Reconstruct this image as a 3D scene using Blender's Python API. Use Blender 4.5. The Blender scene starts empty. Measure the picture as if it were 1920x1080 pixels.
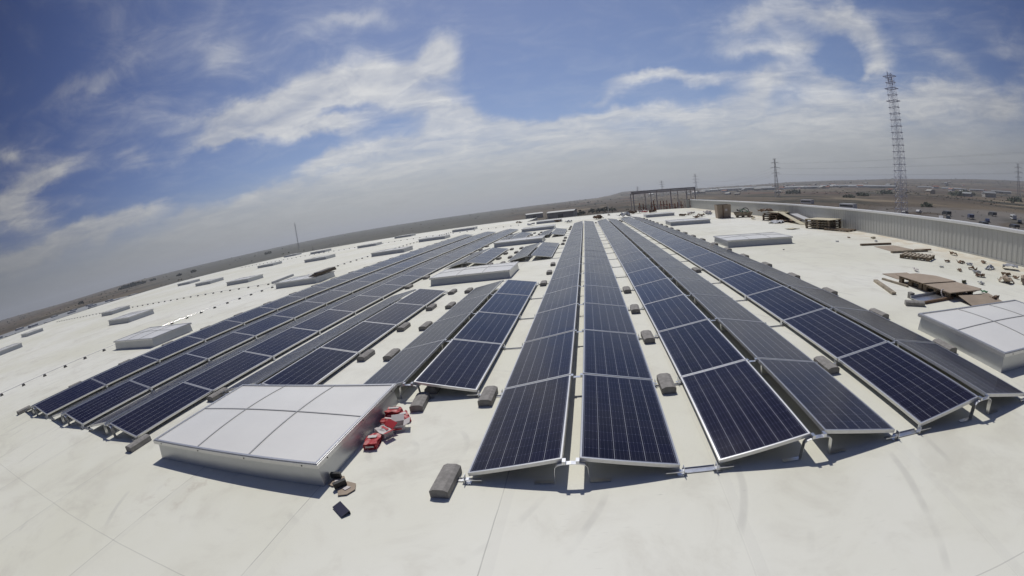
import bpy, math, random
from mathutils import Vector, Matrix
random.seed(7)
R=math.radians
C=bpy.context.scene.collection
sc=bpy.context.scene

# ------------------------------------------------------------------ helpers
class MB:
    def __init__(s): s.v=[]; s.f=[]; s.m=[]; s.uv={}
    def quad(s,a,b,c,d,mi=0,uv=None):
        n=len(s.v); s.v+=[tuple(a),tuple(b),tuple(c),tuple(d)]; s.f.append((n,n+1,n+2,n+3)); s.m.append(mi)
        if uv: s.uv[len(s.f)-1]=uv
    def hexa(s,p,mi=0):
        # p: 8 points, bottom 0-3 ccw, top 4-7 ccw
        n=len(s.v); s.v+=[tuple(q) for q in p]
        for f in ((0,3,2,1),(4,5,6,7),(0,1,5,4),(1,2,6,5),(2,3,7,6),(3,0,4,7)):
            s.f.append(tuple(n+i for i in f)); s.m.append(mi)
    def box(s,x0,x1,y0,y1,z0,z1,mi=0,M=None):
        p=[(x0,y0,z0),(x1,y0,z0),(x1,y1,z0),(x0,y1,z0),(x0,y0,z1),(x1,y0,z1),(x1,y1,z1),(x0,y1,z1)]
        if M: p=[M@Vector(q) for q in p]
        s.hexa(p,mi)
    def prism(s,poly,z0,z1,mi=0,M=None):
        n=len(s.v); k=len(poly)
        pts=[Vector((x,y,z0)) for x,y in poly]+[Vector((x,y,z1)) for x,y in poly]
        if M: pts=[M@q for q in pts]
        s.v+=[tuple(q) for q in pts]
        s.f.append(tuple(n+i for i in reversed(range(k)))); s.f.append(tuple(n+k+i for i in range(k))); s.m+=[mi,mi]
        for i in range(k):
            j=(i+1)%k; s.f.append((n+i,n+j,n+k+j,n+k+i)); s.m.append(mi)
    def bar(s,a,b,w,h=None,mi=0,sides=4):
        a=Vector(a); b=Vector(b); d=(b-a).normalized(); h=h or w
        up=Vector((0,0,1)) if abs(d.z)<0.95 else Vector((1,0,0))
        x=d.cross(up).normalized(); y=x.cross(d).normalized()
        n=len(s.v)
        for p in (a,b):
            for i in range(sides):
                t=2*math.pi*(i+.5)/sides; q=math.sqrt(2) if sides==4 else 1
                s.v.append(tuple(p+x*math.cos(t)*w/2*q+y*math.sin(t)*h/2*q))
        for i in range(sides):
            j=(i+1)%sides; s.f.append((n+i,n+j,n+sides+j,n+sides+i)); s.m.append(mi)
        s.f.append(tuple(n+i for i in reversed(range(sides)))); s.f.append(tuple(n+sides+i for i in range(sides))); s.m+=[mi,mi]
    def strip(s,pts,w,t,mi=0):
        # bent flat strip in the XZ plane, width w along Y, thickness t; pts list of (x,z)
        n=len(s.v); k=len(pts); off=[]
        for i,(x,z) in enumerate(pts):
            a=pts[max(0,i-1)]; b=pts[min(k-1,i+1)]
            dx,dz=b[0]-a[0],b[1]-a[1]; l=math.hypot(dx,dz); off.append((-dz/l*t,dx/l*t))
        for i,(x,z) in enumerate(pts):
            o=off[i]
            s.v+=[(x,-w/2,z),(x,w/2,z),(x+o[0],w/2,z+o[1]),(x+o[0],-w/2,z+o[1])]
        for i in range(k-1):
            a=n+4*i
            for j in range(4):
                s.f.append((a+j,a+(j+1)%4,a+4+(j+1)%4,a+4+j)); s.m.append(mi)
        s.f.append((n+3,n+2,n+1,n)); e=n+4*(k-1); s.f.append((e,e+1,e+2,e+3)); s.m+=[mi,mi]
    def ball(s,c,r,rz=None,seg=7,rings=4,jit=0,mi=0):
        rz=rz or r; n=len(s.v); c=Vector(c)
        s.v.append(tuple(c+Vector((0,0,rz)))); 
        for i in range(1,rings):
            ph=math.pi*i/rings
            for j in range(seg):
                th=2*math.pi*j/seg; q=1+random.uniform(-jit,jit)
                s.v.append((c.x+r*q*math.sin(ph)*math.cos(th),c.y+r*q*math.sin(ph)*math.sin(th),c.z+rz*q*math.cos(ph)))
        s.v.append(tuple(c-Vector((0,0,rz)))); e=len(s.v)-1
        for j in range(seg):
            s.f.append((n,n+1+j,n+1+(j+1)%seg)); s.m.append(mi)
            b=n+1+(rings-2)*seg; s.f.append((b+(j+1)%seg,b+j,e)); s.m.append(mi)
            for i in range(rings-2):
                a=n+1+i*seg; s.f.append((a+j,a+seg+j,a+seg+(j+1)%seg,a+(j+1)%seg)); s.m.append(mi)
    def mesh(s,name,mats,bevel=0,smooth=False):
        me=bpy.data.meshes.new(name); me.from_pydata(s.v,[],s.f)
        if not isinstance(mats,(list,tuple)): mats=[mats]
        for m in mats: me.materials.append(m)
        for p,mi in zip(me.polygons,s.m): p.material_index=mi
        if s.uv:
            l=me.uv_layers.new(name='UVMap')
            for fi,uv in s.uv.items():
                for li,c in zip(me.polygons[fi].loop_indices,uv): l.data[li].uv=c
        if bevel:
            import bmesh
            bm=bmesh.new(); bm.from_mesh(me)
            bmesh.ops.bevel(bm,geom=list(bm.edges),offset=bevel,segments=2,affect='EDGES',profile=.6); bm.to_mesh(me); bm.free()
        if smooth:
            for p in me.polygons: p.use_smooth=True
        me.update(); return me
def link(name,me,parent=None,loc=(0,0,0),rz=0,rot=None):
    o=bpy.data.objects.new(name,me); C.objects.link(o); o.location=loc
    o.rotation_euler=rot or (0,0,rz)
    if parent is not None: o.parent=parent
    return o
def tag(o,label,cat,group=None):
    o['label']=label; o['category']=cat
    if group: o['group']=group
    return o
def thing(name,label,cat,loc=(0,0,0),rz=0,group=None):
    return tag(link(name,None,None,loc,rz),label,cat,group)
def struct(name,me,kind='structure',loc=(0,0,0)):
    o=link(name,me,None,loc); o['kind']=kind; return o
ONES='first second third fourth fifth sixth seventh eighth ninth tenth eleventh twelfth thirteenth fourteenth fifteenth sixteenth seventeenth eighteenth nineteenth'.split()
TENS={2:'twent',3:'thirt',4:'fort',5:'fift',6:'sixt',7:'sevent'}
def ordn(n):
    if n<=19: return ONES[n-1]
    t,u=divmod(n,10)
    return TENS[t]+'ieth' if u==0 else TENS[t]+'y-'+ONES[u-1]

# ------------------------------------------------------------------ materials
def mat(name,col,rough=.6,metal=0,spec=.5,noise=0,nscale=4,bump=0,bscale=40,col2=None,coords='Object'):
    m=bpy.data.materials.new(name); m.use_nodes=True; nt=m.node_tree; b=nt.nodes['Principled BSDF']
    b.inputs['Base Color'].default_value=(*col,1); b.inputs['Roughness'].default_value=rough; b.inputs['Metallic'].default_value=metal
    b.inputs['Specular IOR Level'].default_value=spec
    tc=nt.nodes.new('ShaderNodeTexCoord')
    if noise or col2:
        n=nt.nodes.new('ShaderNodeTexNoise'); n.inputs['Scale'].default_value=nscale; n.inputs['Detail'].default_value=6; n.inputs['Roughness'].default_value=.65
        nt.links.new(tc.outputs[coords],n.inputs['Vector'])
        r=nt.nodes.new('ShaderNodeValToRGB'); r.color_ramp.elements[0].position=.32; r.color_ramp.elements[1].position=.68
        c2=col2 or tuple(c*(1+noise) for c in col); c1=col if col2 else tuple(c*(1-noise) for c in col)
        r.color_ramp.elements[0].color=(*c1,1); r.color_ramp.elements[1].color=(*c2,1)
        nt.links.new(n.outputs['Fac'],r.inputs[0]); nt.links.new(r.outputs[0],b.inputs['Base Color'])
    if bump:
        n=nt.nodes.new('ShaderNodeTexNoise'); n.inputs['Scale'].default_value=bscale; n.inputs['Detail'].default_value=5
        nt.links.new(tc.outputs[coords],n.inputs['Vector'])
        bp=nt.nodes.new('ShaderNodeBump'); bp.inputs['Strength'].default_value=bump; bp.inputs['Distance'].default_value=.01
        nt.links.new(n.outputs['Fac'],bp.inputs['Height']); nt.links.new(bp.outputs[0],b.inputs['Normal'])
    return m
class NB:   # tiny node-graph builder
    def __init__(s,nt): s.nt=nt
    def n(s,t,**k):
        x=s.nt.nodes.new(t)
        for a,v in k.items(): setattr(x,a,v)
        return x
    def put(s,node,i,v):
        if hasattr(v,'is_output') or hasattr(v,'links'): s.nt.links.new(v,node.inputs[i])
        elif v is not None: node.inputs[i].default_value=v
    def math(s,op,a,b=None,c=None,clamp=False):
        x=s.n('ShaderNodeMath',operation=op,use_clamp=clamp); s.put(x,0,a); s.put(x,1,b); s.put(x,2,c); return x.outputs[0]
    def mix(s,f,a,b,blend='MIX'):
        x=s.n('ShaderNodeMix',data_type='RGBA',blend_type=blend); s.put(x,0,f)
        for i,v in ((6,a),(7,b)): s.put(x,i,(*v,1) if isinstance(v,tuple) and len(v)==3 else v)
        return x.outputs[2]
    def noise(s,vec,scale,detail=4,rough=.55,dist=0):
        x=s.n('ShaderNodeTexNoise'); x.inputs['Scale'].default_value=scale; x.inputs['Detail'].default_value=detail; x.inputs['Roughness'].default_value=rough; x.inputs['Distortion'].default_value=dist
        s.nt.links.new(vec,x.inputs['Vector']); return x.outputs['Fac']
    def ramp(s,v,lo,hi,a=0,b=1):
        x=s.n('ShaderNodeMapRange',interpolation_type='SMOOTHSTEP'); s.put(x,0,v); x.inputs[1].default_value=lo; x.inputs[2].default_value=hi; x.inputs[3].default_value=a; x.inputs[4].default_value=b; return x.outputs[0]

def roof_material():
    m=bpy.data.materials.new('roof_membrane'); m.use_nodes=True; nt=m.node_tree; b=nt.nodes['Principled BSDF']; g=NB(nt)
    pos=g.n('ShaderNodeNewGeometry').outputs['Position']; sp=g.n('ShaderNodeSeparateXYZ'); nt.links.new(pos,sp.inputs[0]); X,Y=sp.outputs[0],sp.outputs[1]
    big=g.noise(pos,.12,5,.6); mid=g.noise(pos,1.3,6,.65,.6); fine=g.noise(pos,9,6,.7)
    c=g.mix(g.ramp(big,.35,.65),(.685,.675,.565),(.755,.75,.675))
    c=g.mix(g.math('MULTIPLY',g.ramp(mid,.48,.75),.42),c,(.53,.505,.43))
    c=g.mix(g.math('MULTIPLY',g.ramp(fine,.62,.8),.22),c,(.5,.47,.41))
    # sand blown against the right parapet
    sand=g.math('MULTIPLY',g.ramp(X,12.2,14.9),g.ramp(mid,.3,.65)); c=g.mix(g.math('MULTIPLY',sand,.55),c,(.60,.48,.31))
    # grey scuffs and tyre-like arcs in front of the panels
    wv=g.n('ShaderNodeTexWave',wave_type='RINGS',rings_direction='Z'); wv.inputs['Scale'].default_value=.55; wv.inputs['Distortion'].default_value=1.6; wv.inputs['Detail'].default_value=2
    mp=g.n('ShaderNodeMapping'); mp.inputs[1].default_value=(2.1,-.5,0); nt.links.new(pos,mp.inputs[0]); nt.links.new(mp.outputs[0],wv.inputs[0])
    arc=g.math('MULTIPLY',g.ramp(wv.outputs['Fac'],.93,1),g.ramp(g.noise(pos,.9,3),.52,.66)); c=g.mix(g.math('MULTIPLY',arc,.30),c,(.40,.39,.36))
    # small dark scratches
    ms=g.n('ShaderNodeMapping'); ms.inputs[2].default_value=(0,0,.6); ms.inputs[3].default_value=(2.0,14,1); nt.links.new(pos,ms.inputs[0])
    scr=g.math('MULTIPLY',g.ramp(g.noise(ms.outputs[0],1.6,4,.6),.68,.74),g.ramp(g.noise(pos,1.7,2),.56,.66)); c=g.mix(g.math('MULTIPLY',scr,.6),c,(.30,.28,.25))
    # seams of the welded membrane every 2 m
    def seam(coord,off,period,w):
        f=g.math('ABSOLUTE',g.math('SUBTRACT',g.math('FRACT',g.math('DIVIDE',g.math('SUBTRACT',coord,off),period)),.5)) # 0.5 at the seam
        return g.math('GREATER_THAN',f,.5-w/period)
    wob=g.math('MULTIPLY',g.math('SUBTRACT',g.noise(pos,.8,2),.5),.05); Xw=g.math('ADD',X,wob)
    s1=g.math('MULTIPLY',g.math('MULTIPLY',seam(Xw,1.36,2.0,.0055),g.ramp(g.noise(pos,2.2,3),.3,.5,.35,.8)),g.ramp(X,1.2,-.2,.12,.6)); c=g.mix(s1,c,(.24,.235,.22))
    s2=g.math('MULTIPLY',seam(Xw,1.42,2.0,.045),.10); c=g.mix(s2,c,(.5,.49,.46))
    s3=g.math('MULTIPLY',seam(g.math('ADD',Y,wob),-1.9,11.5,.006),.35); c=g.mix(s3,c,(.3,.29,.27))
    # dirt left by puddles near the first rooflight
    v=g.n('ShaderNodeVectorMath',operation='DISTANCE'); nt.links.new(pos,v.inputs[0]); v.inputs[1].default_value=(-4.6,-.75,0)
    st=g.math('MULTIPLY',g.ramp(v.outputs['Value'],1.0,.1),g.ramp(g.noise(pos,4,6,.7),.5,.66)); c=g.mix(g.math('MULTIPLY',st,.4),c,(.42,.36,.29))
    fp=g.n('ShaderNodeTexVoronoi'); fp.inputs['Scale'].default_value=1.9; nt.links.new(ms.outputs[0],fp.inputs['Vector'])
    ft=g.math('MULTIPLY',g.ramp(fp.outputs['Distance'],.16,.05),g.ramp(g.noise(pos,.55,3),.50,.62)); c=g.mix(g.math('MULTIPLY',ft,.16),c,(.33,.31,.27))
    gr=g.math('MULTIPLY',g.ramp(g.noise(pos,.38,7,.72,.8),.52,.66),.30); c=g.mix(gr,c,(.50,.475,.405))
    pt=g.ramp(g.noise(pos,26,3,.8),.70,.76); c=g.mix(g.math('MULTIPLY',pt,.35),c,(.28,.26,.23))
    nt.links.new(c,b.inputs['Base Color']); b.inputs['Roughness'].default_value=.62; b.inputs['Specular IOR Level'].default_value=.3
    h=g.math('ADD',g.math('MULTIPLY',g.noise(pos,3,5),.5),g.math('MULTIPLY',s2,3))
    bp=g.n('ShaderNodeBump'); bp.inputs['Strength'].default_value=.35; bp.inputs['Distance'].default_value=.02; nt.links.new(h,bp.inputs['Height']); nt.links.new(bp.outputs[0],b.inputs['Normal'])
    return m
def cell_material():
    # 6 x 12 polycrystalline cells, white gaps, thin silver busbars; UV in cell units
    m=bpy.data.materials.new('solar_cells'); m.use_nodes=True; nt=m.node_tree; b=nt.nodes['Principled BSDF']; g=NB(nt)
    uv=g.n('ShaderNodeUVMap').outputs[0]; sp=g.n('ShaderNodeSeparateXYZ'); nt.links.new(uv,sp.inputs[0]); U,V=sp.outputs[0],sp.outputs[1]
    fu=g.math('FRACT',U); fv=g.math('FRACT',V)
    du=g.math('ABSOLUTE',g.math('SUBTRACT',fu,.5)); dv=g.math('ABSOLUTE',g.math('SUBTRACT',fv,.5))
    oi=g.n('ShaderNodeObjectInfo').outputs['Random']
    cid=g.n('ShaderNodeCombineXYZ'); nt.links.new(g.math('FLOOR',U),cid.inputs[0]); nt.links.new(g.math('FLOOR',V),cid.inputs[1]); nt.links.new(g.math('MULTIPLY',oi,97),cid.inputs[2])
    wn=g.n('ShaderNodeTexWhiteNoise'); nt.links.new(cid.outputs[0],wn.inputs[0])
    vo=g.n('ShaderNodeTexVoronoi'); vo.inputs['Scale'].default_value=7; nt.links.new(uv,vo.inputs['Vector'])
    cr=g.n('ShaderNodeSeparateColor'); nt.links.new(vo.outputs['Color'],cr.inputs[0])
    k=g.math('ADD',g.math('MULTIPLY',wn.outputs['Value'],.55),g.math('MULTIPLY',cr.outputs[0],.35))
    c=g.mix(k,(.0022,.0014,.0068),(.0054,.0038,.019))
    c=g.mix(g.math('MULTIPLY',oi,.45),c,(.010,.008,.026))
    # busbars: four silver lines per cell
    fb=g.math('FRACT',g.math('MULTIPLY',fu,4)); bus=g.math('LESS_THAN',g.math('ABSOLUTE',g.math('SUBTRACT',fb,.5)),.034)
    c=g.mix(g.math('MULTIPLY',bus,.30),c,(.17,.165,.21))
    # fine fingers make the cell very slightly lighter across
    gap=g.math('GREATER_THAN',du,.4895); c=g.mix(g.math('MULTIPLY',gap,.8),c,(.55,.56,.60))
    gap2=g.math('GREATER_THAN',dv,.491); c=g.mix(g.math('MULTIPLY',gap2,.45),c,(.09,.10,.18))
    # solder dots where the busbars cross the cell edge
    dot=g.math('MULTIPLY',bus,g.math('GREATER_THAN',dv,.465)); c=g.mix(g.math('MULTIPLY',dot,.35),c,(.45,.47,.55))
    # border of white backsheet
    bd=g.math('MAXIMUM',g.math('GREATER_THAN',g.math('ABSOLUTE',g.math('SUBTRACT',U,3)),3.0),g.math('GREATER_THAN',g.math('ABSOLUTE',g.math('SUBTRACT',V,6)),6.0)); c=g.mix(bd,c,(.05,.055,.09))
    # film of dust
    pos=g.n('ShaderNodeNewGeometry').outputs['Position']; dust=g.ramp(g.noise(pos,1.1,6,.7),.35,.75)
    c=g.mix(g.math('MULTIPLY',dust,.02),c,(.45,.42,.36))
    nt.links.new(c,b.inputs['Base Color']); b.inputs['IOR'].default_value=1.45
    nt.links.new(g.math('ADD',g.math('MULTIPLY',dust,.10),.13),b.inputs['Roughness'])
    b.inputs['Specular IOR Level'].default_value=.40
    return m
M={}
M['roof']=roof_material(); M['cells']=cell_material()
M['alu']=mat('anodised_aluminium',(.62,.62,.62),.34,.75,noise=.06,nscale=30)
M['galv']=mat('galvanised_steel',(.62,.63,.65),.28,.9,noise=.12,nscale=25)
M['back']=mat('white_backsheet',(.55,.55,.55),.6)
M['rubber']=mat('black_rubber',(.03,.03,.03),.8)
M['concrete']=mat('concrete_block',(.25,.238,.222),.92,noise=.24,nscale=14,bump=.22,bscale=60)
M['curb']=mat('coated_steel_curb',(.56,.57,.57),.30,.45,noise=.05,nscale=3)
M['lens']=mat('opal_polycarbonate',(.74,.73,.69),.28,0,noise=.035,nscale=1.2)
M['lensbar']=mat('grey_glazing_bar',(.44,.44,.43),.45,.4)
M['screw']=mat('dark_screw',(.05,.05,.05),.6)
M['clad']=mat('grey_wall_sheet',(.47,.475,.455),.5,.25,noise=.05,nscale=.8)
M['coping']=mat('white_coping',(.80,.80,.78),.35,.2)
M['wire']=mat('aluminium_wire',(.85,.83,.80),.16,1)
M['holder']=mat('grey_wire_holder',(.10,.095,.09),.85,noise=.2)
M['wood']=mat('pallet_wood',(.31,.265,.20),.85,noise=.35,nscale=6,bump=.4)
M['woodd']=mat('weathered_wood',(.19,.145,.10),.9,noise=.35,nscale=5)
M['card']=mat('brown_cardboard',(.34,.275,.21),.85,noise=.12,nscale=2.5)
M['cardd']=mat('dark_cardboard',(.17,.11,.07),.85,noise=.15,nscale=2.5)
M['mdf']=mat('pale_board',(.55,.50,.36),.75,noise=.12,nscale=2)
M['red']=mat('red_printed_card',(.40,.028,.035),.5,noise=.08,nscale=8)
M['white']=mat('white_printed_card',(.56,.52,.50),.55,noise=.06,nscale=8)
M['blue']=mat('blue_plastic',(.022,.022,.05),.5)
M['green']=mat('green_strap',(.05,.20,.09),.5)
M['black']=mat('black_plastic',(.02,.02,.022),.5)
M['foam']=mat('grey_foam',(.42,.43,.45),.85,noise=.1)
M['dark']=mat('dark_steel',(.10,.10,.10),.6,.5)
M['mast']=mat('mast_steel',(.62,.63,.70),.5,.1)
M['pylon']=mat('pylon_steel',(.42,.42,.42),.6,.1)
M['conc2']=mat('precast_concrete',(.55,.53,.50),.85,noise=.12,nscale=.5)
M['rust']=mat('rusty_formwork',(.30,.11,.055),.8,noise=.4,nscale=1.5)
M['bush']=mat('dark_foliage',(.035,.045,.022),.9,noise=.4,nscale=1.5)
M['bush2']=mat('olive_foliage',(.075,.080,.040),.9,noise=.4,nscale=1.5)
M['paintw']=mat('white_paint',(.6,.6,.6),.4)
M['paintb']=mat('blue_paint',(.05,.065,.13),.35)
M['paintd']=mat('dark_paint',(.03,.035,.045),.3)
M['glass']=mat('dark_glass',(.02,.025,.03),.1)
M['shed']=mat('pale_shed_wall',(.36,.35,.32),.8,noise=.1,nscale=.3)
M['shedroof']=mat('grey_sheet_roof',(.30,.31,.31),.6,.2,noise=.08,nscale=.05)
M['trunk']=mat('bark',(.10,.075,.05),.9)
HAZE=2.2e-4; CLOUD=.96; SKYS=.09; SUNE=3.0; EXPO=0.0
SKT=(.72,.70,.80); VEIL=(4.35,4.5,4.55); CL0=(4.8,4.9,4.9); CL1=(8.6,8.6,8.5)
# ------------------------------------------------------------------ solar panels
W,GAP,ZE,DZ,JP=.9316,.1635,.100,.1634,1.98
PX={'A':-12.815,'B':-10.315,'C':-7.871,'D':-5.466,'E':-2.428,'F':0.0,'G':2.406,'H':4.818}
TH=.038; PL=1.958; LIP=.011
SL=math.hypot(W,DZ); CA,SA=W/SL,DZ/SL
def panel_meshes(side):
    # side=+1: falls to the right of its ridge. Local origin under the panel centre, on the roof.
    def P(s,y,h):   # s: distance down the slope from the ridge edge, h: height above glass plane
        d=s-SL/2
        x=side*(d*CA+h*SA); z=ZE+DZ/2-d*SA+h*CA
        return (x,y,z)
    fr=MB()
    def bar(s0,s1,y0,y1,h0,h1):
        p=[P(s0,y0,h0),P(s1,y0,h0),P(s1,y1,h0),P(s0,y1,h0),P(s0,y0,h1),P(s1,y0,h1),P(s1,y1,h1),P(s0,y1,h1)]
        if side<0: p=[p[1],p[0],p[3],p[2],p[5],p[4],p[7],p[6]]
        fr.hexa(p)
    y0,y1=-PL/2,PL/2
    bar(0,LIP*1.6,y0,y1,-TH,0); bar(SL-LIP*1.6,SL,y0,y1,-TH,0)
    bar(LIP*1.6,SL-LIP*1.6,y0,y0+LIP*1.6,-TH,0); bar(LIP*1.6,SL-LIP*1.6,y1-LIP*1.6,y1,-TH,0)
    gl=MB(); a=LIP*1.4; mU=.10; mV=.10
    q=[P(a,y0+a,-.003),P(SL-a,y0+a,-.003),P(SL-a,y1-a,-.003),P(a,y1-a,-.003)]
    uv=[(-mU,-mV),(6+mU,-mV),(6+mU,12+mV),(-mU,12+mV)]
    q2=[P(a,y0+a,-.009),P(SL-a,y0+a,-.009),P(SL-a,y1-a,-.009),P(a,y1-a,-.009)]
    if side<0: q=[q[1],q[0],q[3],q[2]]; uv=[uv[1],uv[0],uv[3],uv[2]]; q2=[q2[1],q2[0],q2[3],q2[2]]
    gl.quad(*q,mi=0,uv=uv); gl.quad(q2[3],q2[2],q2[1],q2[0],mi=1)
    jb=MB()
    for yy in (-.25,):
        p=[P(.10,yy,-.030),P(.18,yy,-.030),P(.18,yy+.12,-.030),P(.10,yy+.12,-.030),P(.10,yy,-.0095),P(.18,yy,-.0095),P(.18,yy+.12,-.0095),P(.10,yy+.12,-.0095)]
        if side<0: p=[p[1],p[0],p[3],p[2],p[5],p[4],p[7],p[6]]
        jb.hexa(p)
    return fr.mesh('panel_frame',M['alu']),gl.mesh('panel_glass',[M['cells'],M['back']]),jb.mesh('junction_box',M['black'])
PM={1:panel_meshes(1),-1:panel_meshes(-1)}
ROW={'A':'first double row from roof wire','B':'second double row from roof wire','C':'third double row from roof wire','F':'central long double row',
     'G':'second double row from ribbed wall','H':'first double row from ribbed wall',
     'D1':'first short row, wire side','E1':'first short row, wall side',
     'D2':'middle short row, wire side','E2':'middle short row, wall side',
     'D3':'last short row, wire side','E3':'last short row, wall side'}
SPANS=[('A','A',0,21),('B','B',0,21),('C','C',0,21),('F','F',0,21),('G','G',0,21),('H','H',0,21),('D1','D',1,5),('E1','E',1,5),('D2','D',8,11),('E2','E',8,11),('D3','D',14,17),('E3','E',14,17)]
proto={}
for key,pr,j0,j1 in SPANS:
    for side in (-1,1):
        for j in range(j0,j1):
            loc=(PX[pr]+side*(GAP/2+W/2),(j+.5)*JP,0)
            lab='dark blue panel, %s slope, %s, %s from near end'%('wire-facing' if side<0 else 'wall-facing',ROW[key],ordn(j-j0+1))
            grp='solar panels laid out in double rows'
            if side not in proto:
                t=thing('solar_panel',lab,'solar panel',loc,0,grp); fr,gl,jb=PM[side]
                link('frame',fr,t); link('glass',gl,t); link('junction_box',jb,t); proto[side]=t
            else:
                s=proto[side]; t=s.copy(); C.objects.link(t); t.location=loc; t['label']=lab
                for ch in list(s.children):
                    c=ch.copy(); C.objects.link(c); c.parent=t
            t.rotation_euler=(random.gauss(0,.0022),random.gauss(0,.0035),random.gauss(0,.0012)); t.location.z=random.uniform(-.002,.002)
# ------------------------------------------------------------------ supports under every joint
zr=ZE+DZ-.046
def ridge_mesh():
    b=MB(); x=GAP/2
    b.strip([(-.36,.006),(-.165,.006),(-.150,zr-.035),(-.128,zr-.012),(-x,zr),(0,zr+.004),(x,zr),(.128,zr-.012),(.150,zr-.035),(.165,.006),(.36,.006)],.055,.005)
    return b.mesh('ridge_bracket',M['galv'])
def clampbar_mesh(s):
    b=MB(); x=GAP/2; b.box(min(s*(x-.035),s*(x-.002)),max(s*(x-.035),s*(x-.002)),-.03,.03,zr+.006,zr+.040)
    return b.mesh('top_clamp',M['galv'])
def eave_mesh(s):
    b=MB(); e=s*(GAP/2+W); o=s
    def bx(x0,x1,y0,y1,z0,z1): b.box(min(x0,x1),max(x0,x1),y0,y1,z0,z1)
    bx(e+o*.03,e-o*.14,-.02,.02,ZE-.062,ZE-.054); bx(e+o*.03,e+o*.036,-.03,.03,.005,ZE-.01); bx(e-o*.03,e+o*.036,-.035,.035,.002,.007); bx(e+o*.036,e+o*.06,-.02,.02,.03,.036)
    return b.mesh('eave_clamp',M['galv'])
RM,CM,EM={},{},{}
RMm,CMm=ridge_mesh(),{s:clampbar_mesh(s) for s in (-1,1)}; EMm={s:eave_mesh(s) for s in (-1,1)}
def far_mesh():
    b=MB()
    b.strip([(-.36,.006),(-.165,.006),(-.15,zr-.035),(-.128,zr-.012),(0,zr+.004),(.128,zr-.012),(.15,zr-.035),(.165,.006),(.36,.006)],.055,.005)
    return b.mesh('support_bracket',M['galv'])
def far_eave(s):
    b=MB(); e=s*(GAP/2+W); b.box(e-.05,e+.05,-.02,.02,.001,.032); return b.mesh('eave_foot',M['galv'])
FM=far_mesh(); FE={s:far_eave(s) for s in (-1,1)}; sp0=None
for key,pr,j0,j1 in SPANS:
    for j in range(j0,j1+1):
        loc=(PX[pr],j*JP+(-.012 if j==j0 else (-.03 if j==j1 else 0)),0)
        lab='bent steel bracket under panels, %s, %s from near end'%(ROW[key],ordn(j-j0+1))
        grp='steel brackets carrying the panel rows'
        if j<=6:
            if sp0 is None:
                t=thing('panel_support',lab,'bracket',loc,0,grp)
                link('ridge_bracket',RMm,t); 
                for s in (-1,1): link('eave_clamp',EMm[s],t); link('top_clamp',CMm[s],t)
                sp0=t
            else:
                t=sp0.copy(); C.objects.link(t); t.location=loc; t['label']=lab
                for ch in list(sp0.children): c=ch.copy(); C.objects.link(c); c.parent=t
        elif j<=14:
            t=thing('panel_support',lab,'bracket',loc,0,grp); link('ridge_bracket',FM,t)
            for s in (-1,1): link('eave_clamp',FE[s],t)
        else: t=tag(link('panel_support',FM,None,loc),lab,'bracket',grp)
# flat steel ties across the aisles
def tie(x0,x1,y,w,lab,grp='flat steel ties across the aisles'):
    b=MB(); L=x1-x0
    b.box(-L/2,L/2,-w/2,w/2,.004,.010); b.box(-L/2,L/2,w/2-.004,w/2,.010,.022); 
    return tag(link('cross_tie',b.mesh('cross_tie',M['galv']),None,((x0+x1)/2,y,0)),lab,'steel tie',grp)
E_=GAP/2+W
for nm,a,b_,js in (('on wall side of central row','F','G',range(0,21)),('before the outer wall-side row','G','H',range(0,21)),('on wire side of central row','E','F',list(range(1,6))+list(range(8,12))+list(range(14,18)))):
    for j in js:
        w=.075 if j==0 else .03
        tie(PX[a]+E_+.03,PX[b_]-E_-.03,j*JP+(.03 if j==0 else -.03),w,'thin steel strip in aisle %s, %s from near end'%(nm,ordn(j+1)))
tie(-1.2,-E_+.01,.02,.05,'short steel strip between the lone nearest block and the central row')
for nm,a,b_ in (('outer two left double rows','A','B'),('second and third left double rows','B','C')):
    for j in range(0,3): tie(PX[a]+E_+.03,PX[b_]-E_-.03,j*JP+.02,.05,'short steel strip between the %s, %s from near end'%(nm,ordn(j+1)))
# ------------------------------------------------------------------ concrete ballast blocks
def block_mesh():
    b=MB(); w,l,h=.095,.225,.10
    P=[(-w,0),(w,0),(w,h-.022),(w*.52,h),(-w*.52,h),(-w,h-.022)]
    n=len(b.v)
    for y in (-l,l):
        b.v+=[(x,y,z) for x,z in P]
    k=len(P); b.f.append(tuple(range(k))); b.f.append(tuple(k+i for i in reversed(range(k)))); b.m+=[0,0]
    for i in range(k): b.f.append((i,k+i,k+(i+1)%k,(i+1)%k)); b.m.append(0)
    me=b.mesh('ballast_block',M['concrete']); return me
BK=block_mesh()
def block(x,y,lab,rz=0): return tag(link('ballast_block',BK,None,(x,y,0),rz+random.gauss(0,.02)),lab,'concrete block','concrete ballast blocks beside the panel rows')
for nm,x,js in (('on wire side of central row',-1.215,[0,1,5,6,7,11,12,13,17,18,19]),
                ('on wall side of central row',1.2,[1,2,3,4,20]),
                ('before the outer wall-side row',3.6,[1,5,19,20]),
                ('along the outer wall-side panel edge',6.0,list(range(1,21))),
                ('beside the third row from roof wire',-6.66,[0,1,6,7,11,12,13,17,18]),
                ('along the outer wire-side panel edge',-14.03,list(range(0,21))),
                ('right of the short panel blocks',-4.25,[1,2,3,4,5,8,9,10,11,15,16,17]),
                ('left of the short panel blocks',-3.66,[1,2,3,4,5,8,9,10,11,15,16,17])):
    for n,j in enumerate(js): block(x+random.gauss(0,.008),j*JP-.06+random.gauss(0,.02),('grey concrete block %s, %s from near end' if 'short' not in nm else 'grey concrete block in the short rows\' middle gap, wall side, %s from near end' if nm.startswith('left') else 'grey concrete block in the short rows\' middle gap, wire side, %s from near end')%((nm,ordn(n+1)) if 'short' not in nm else ordn(n+1)))
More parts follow.
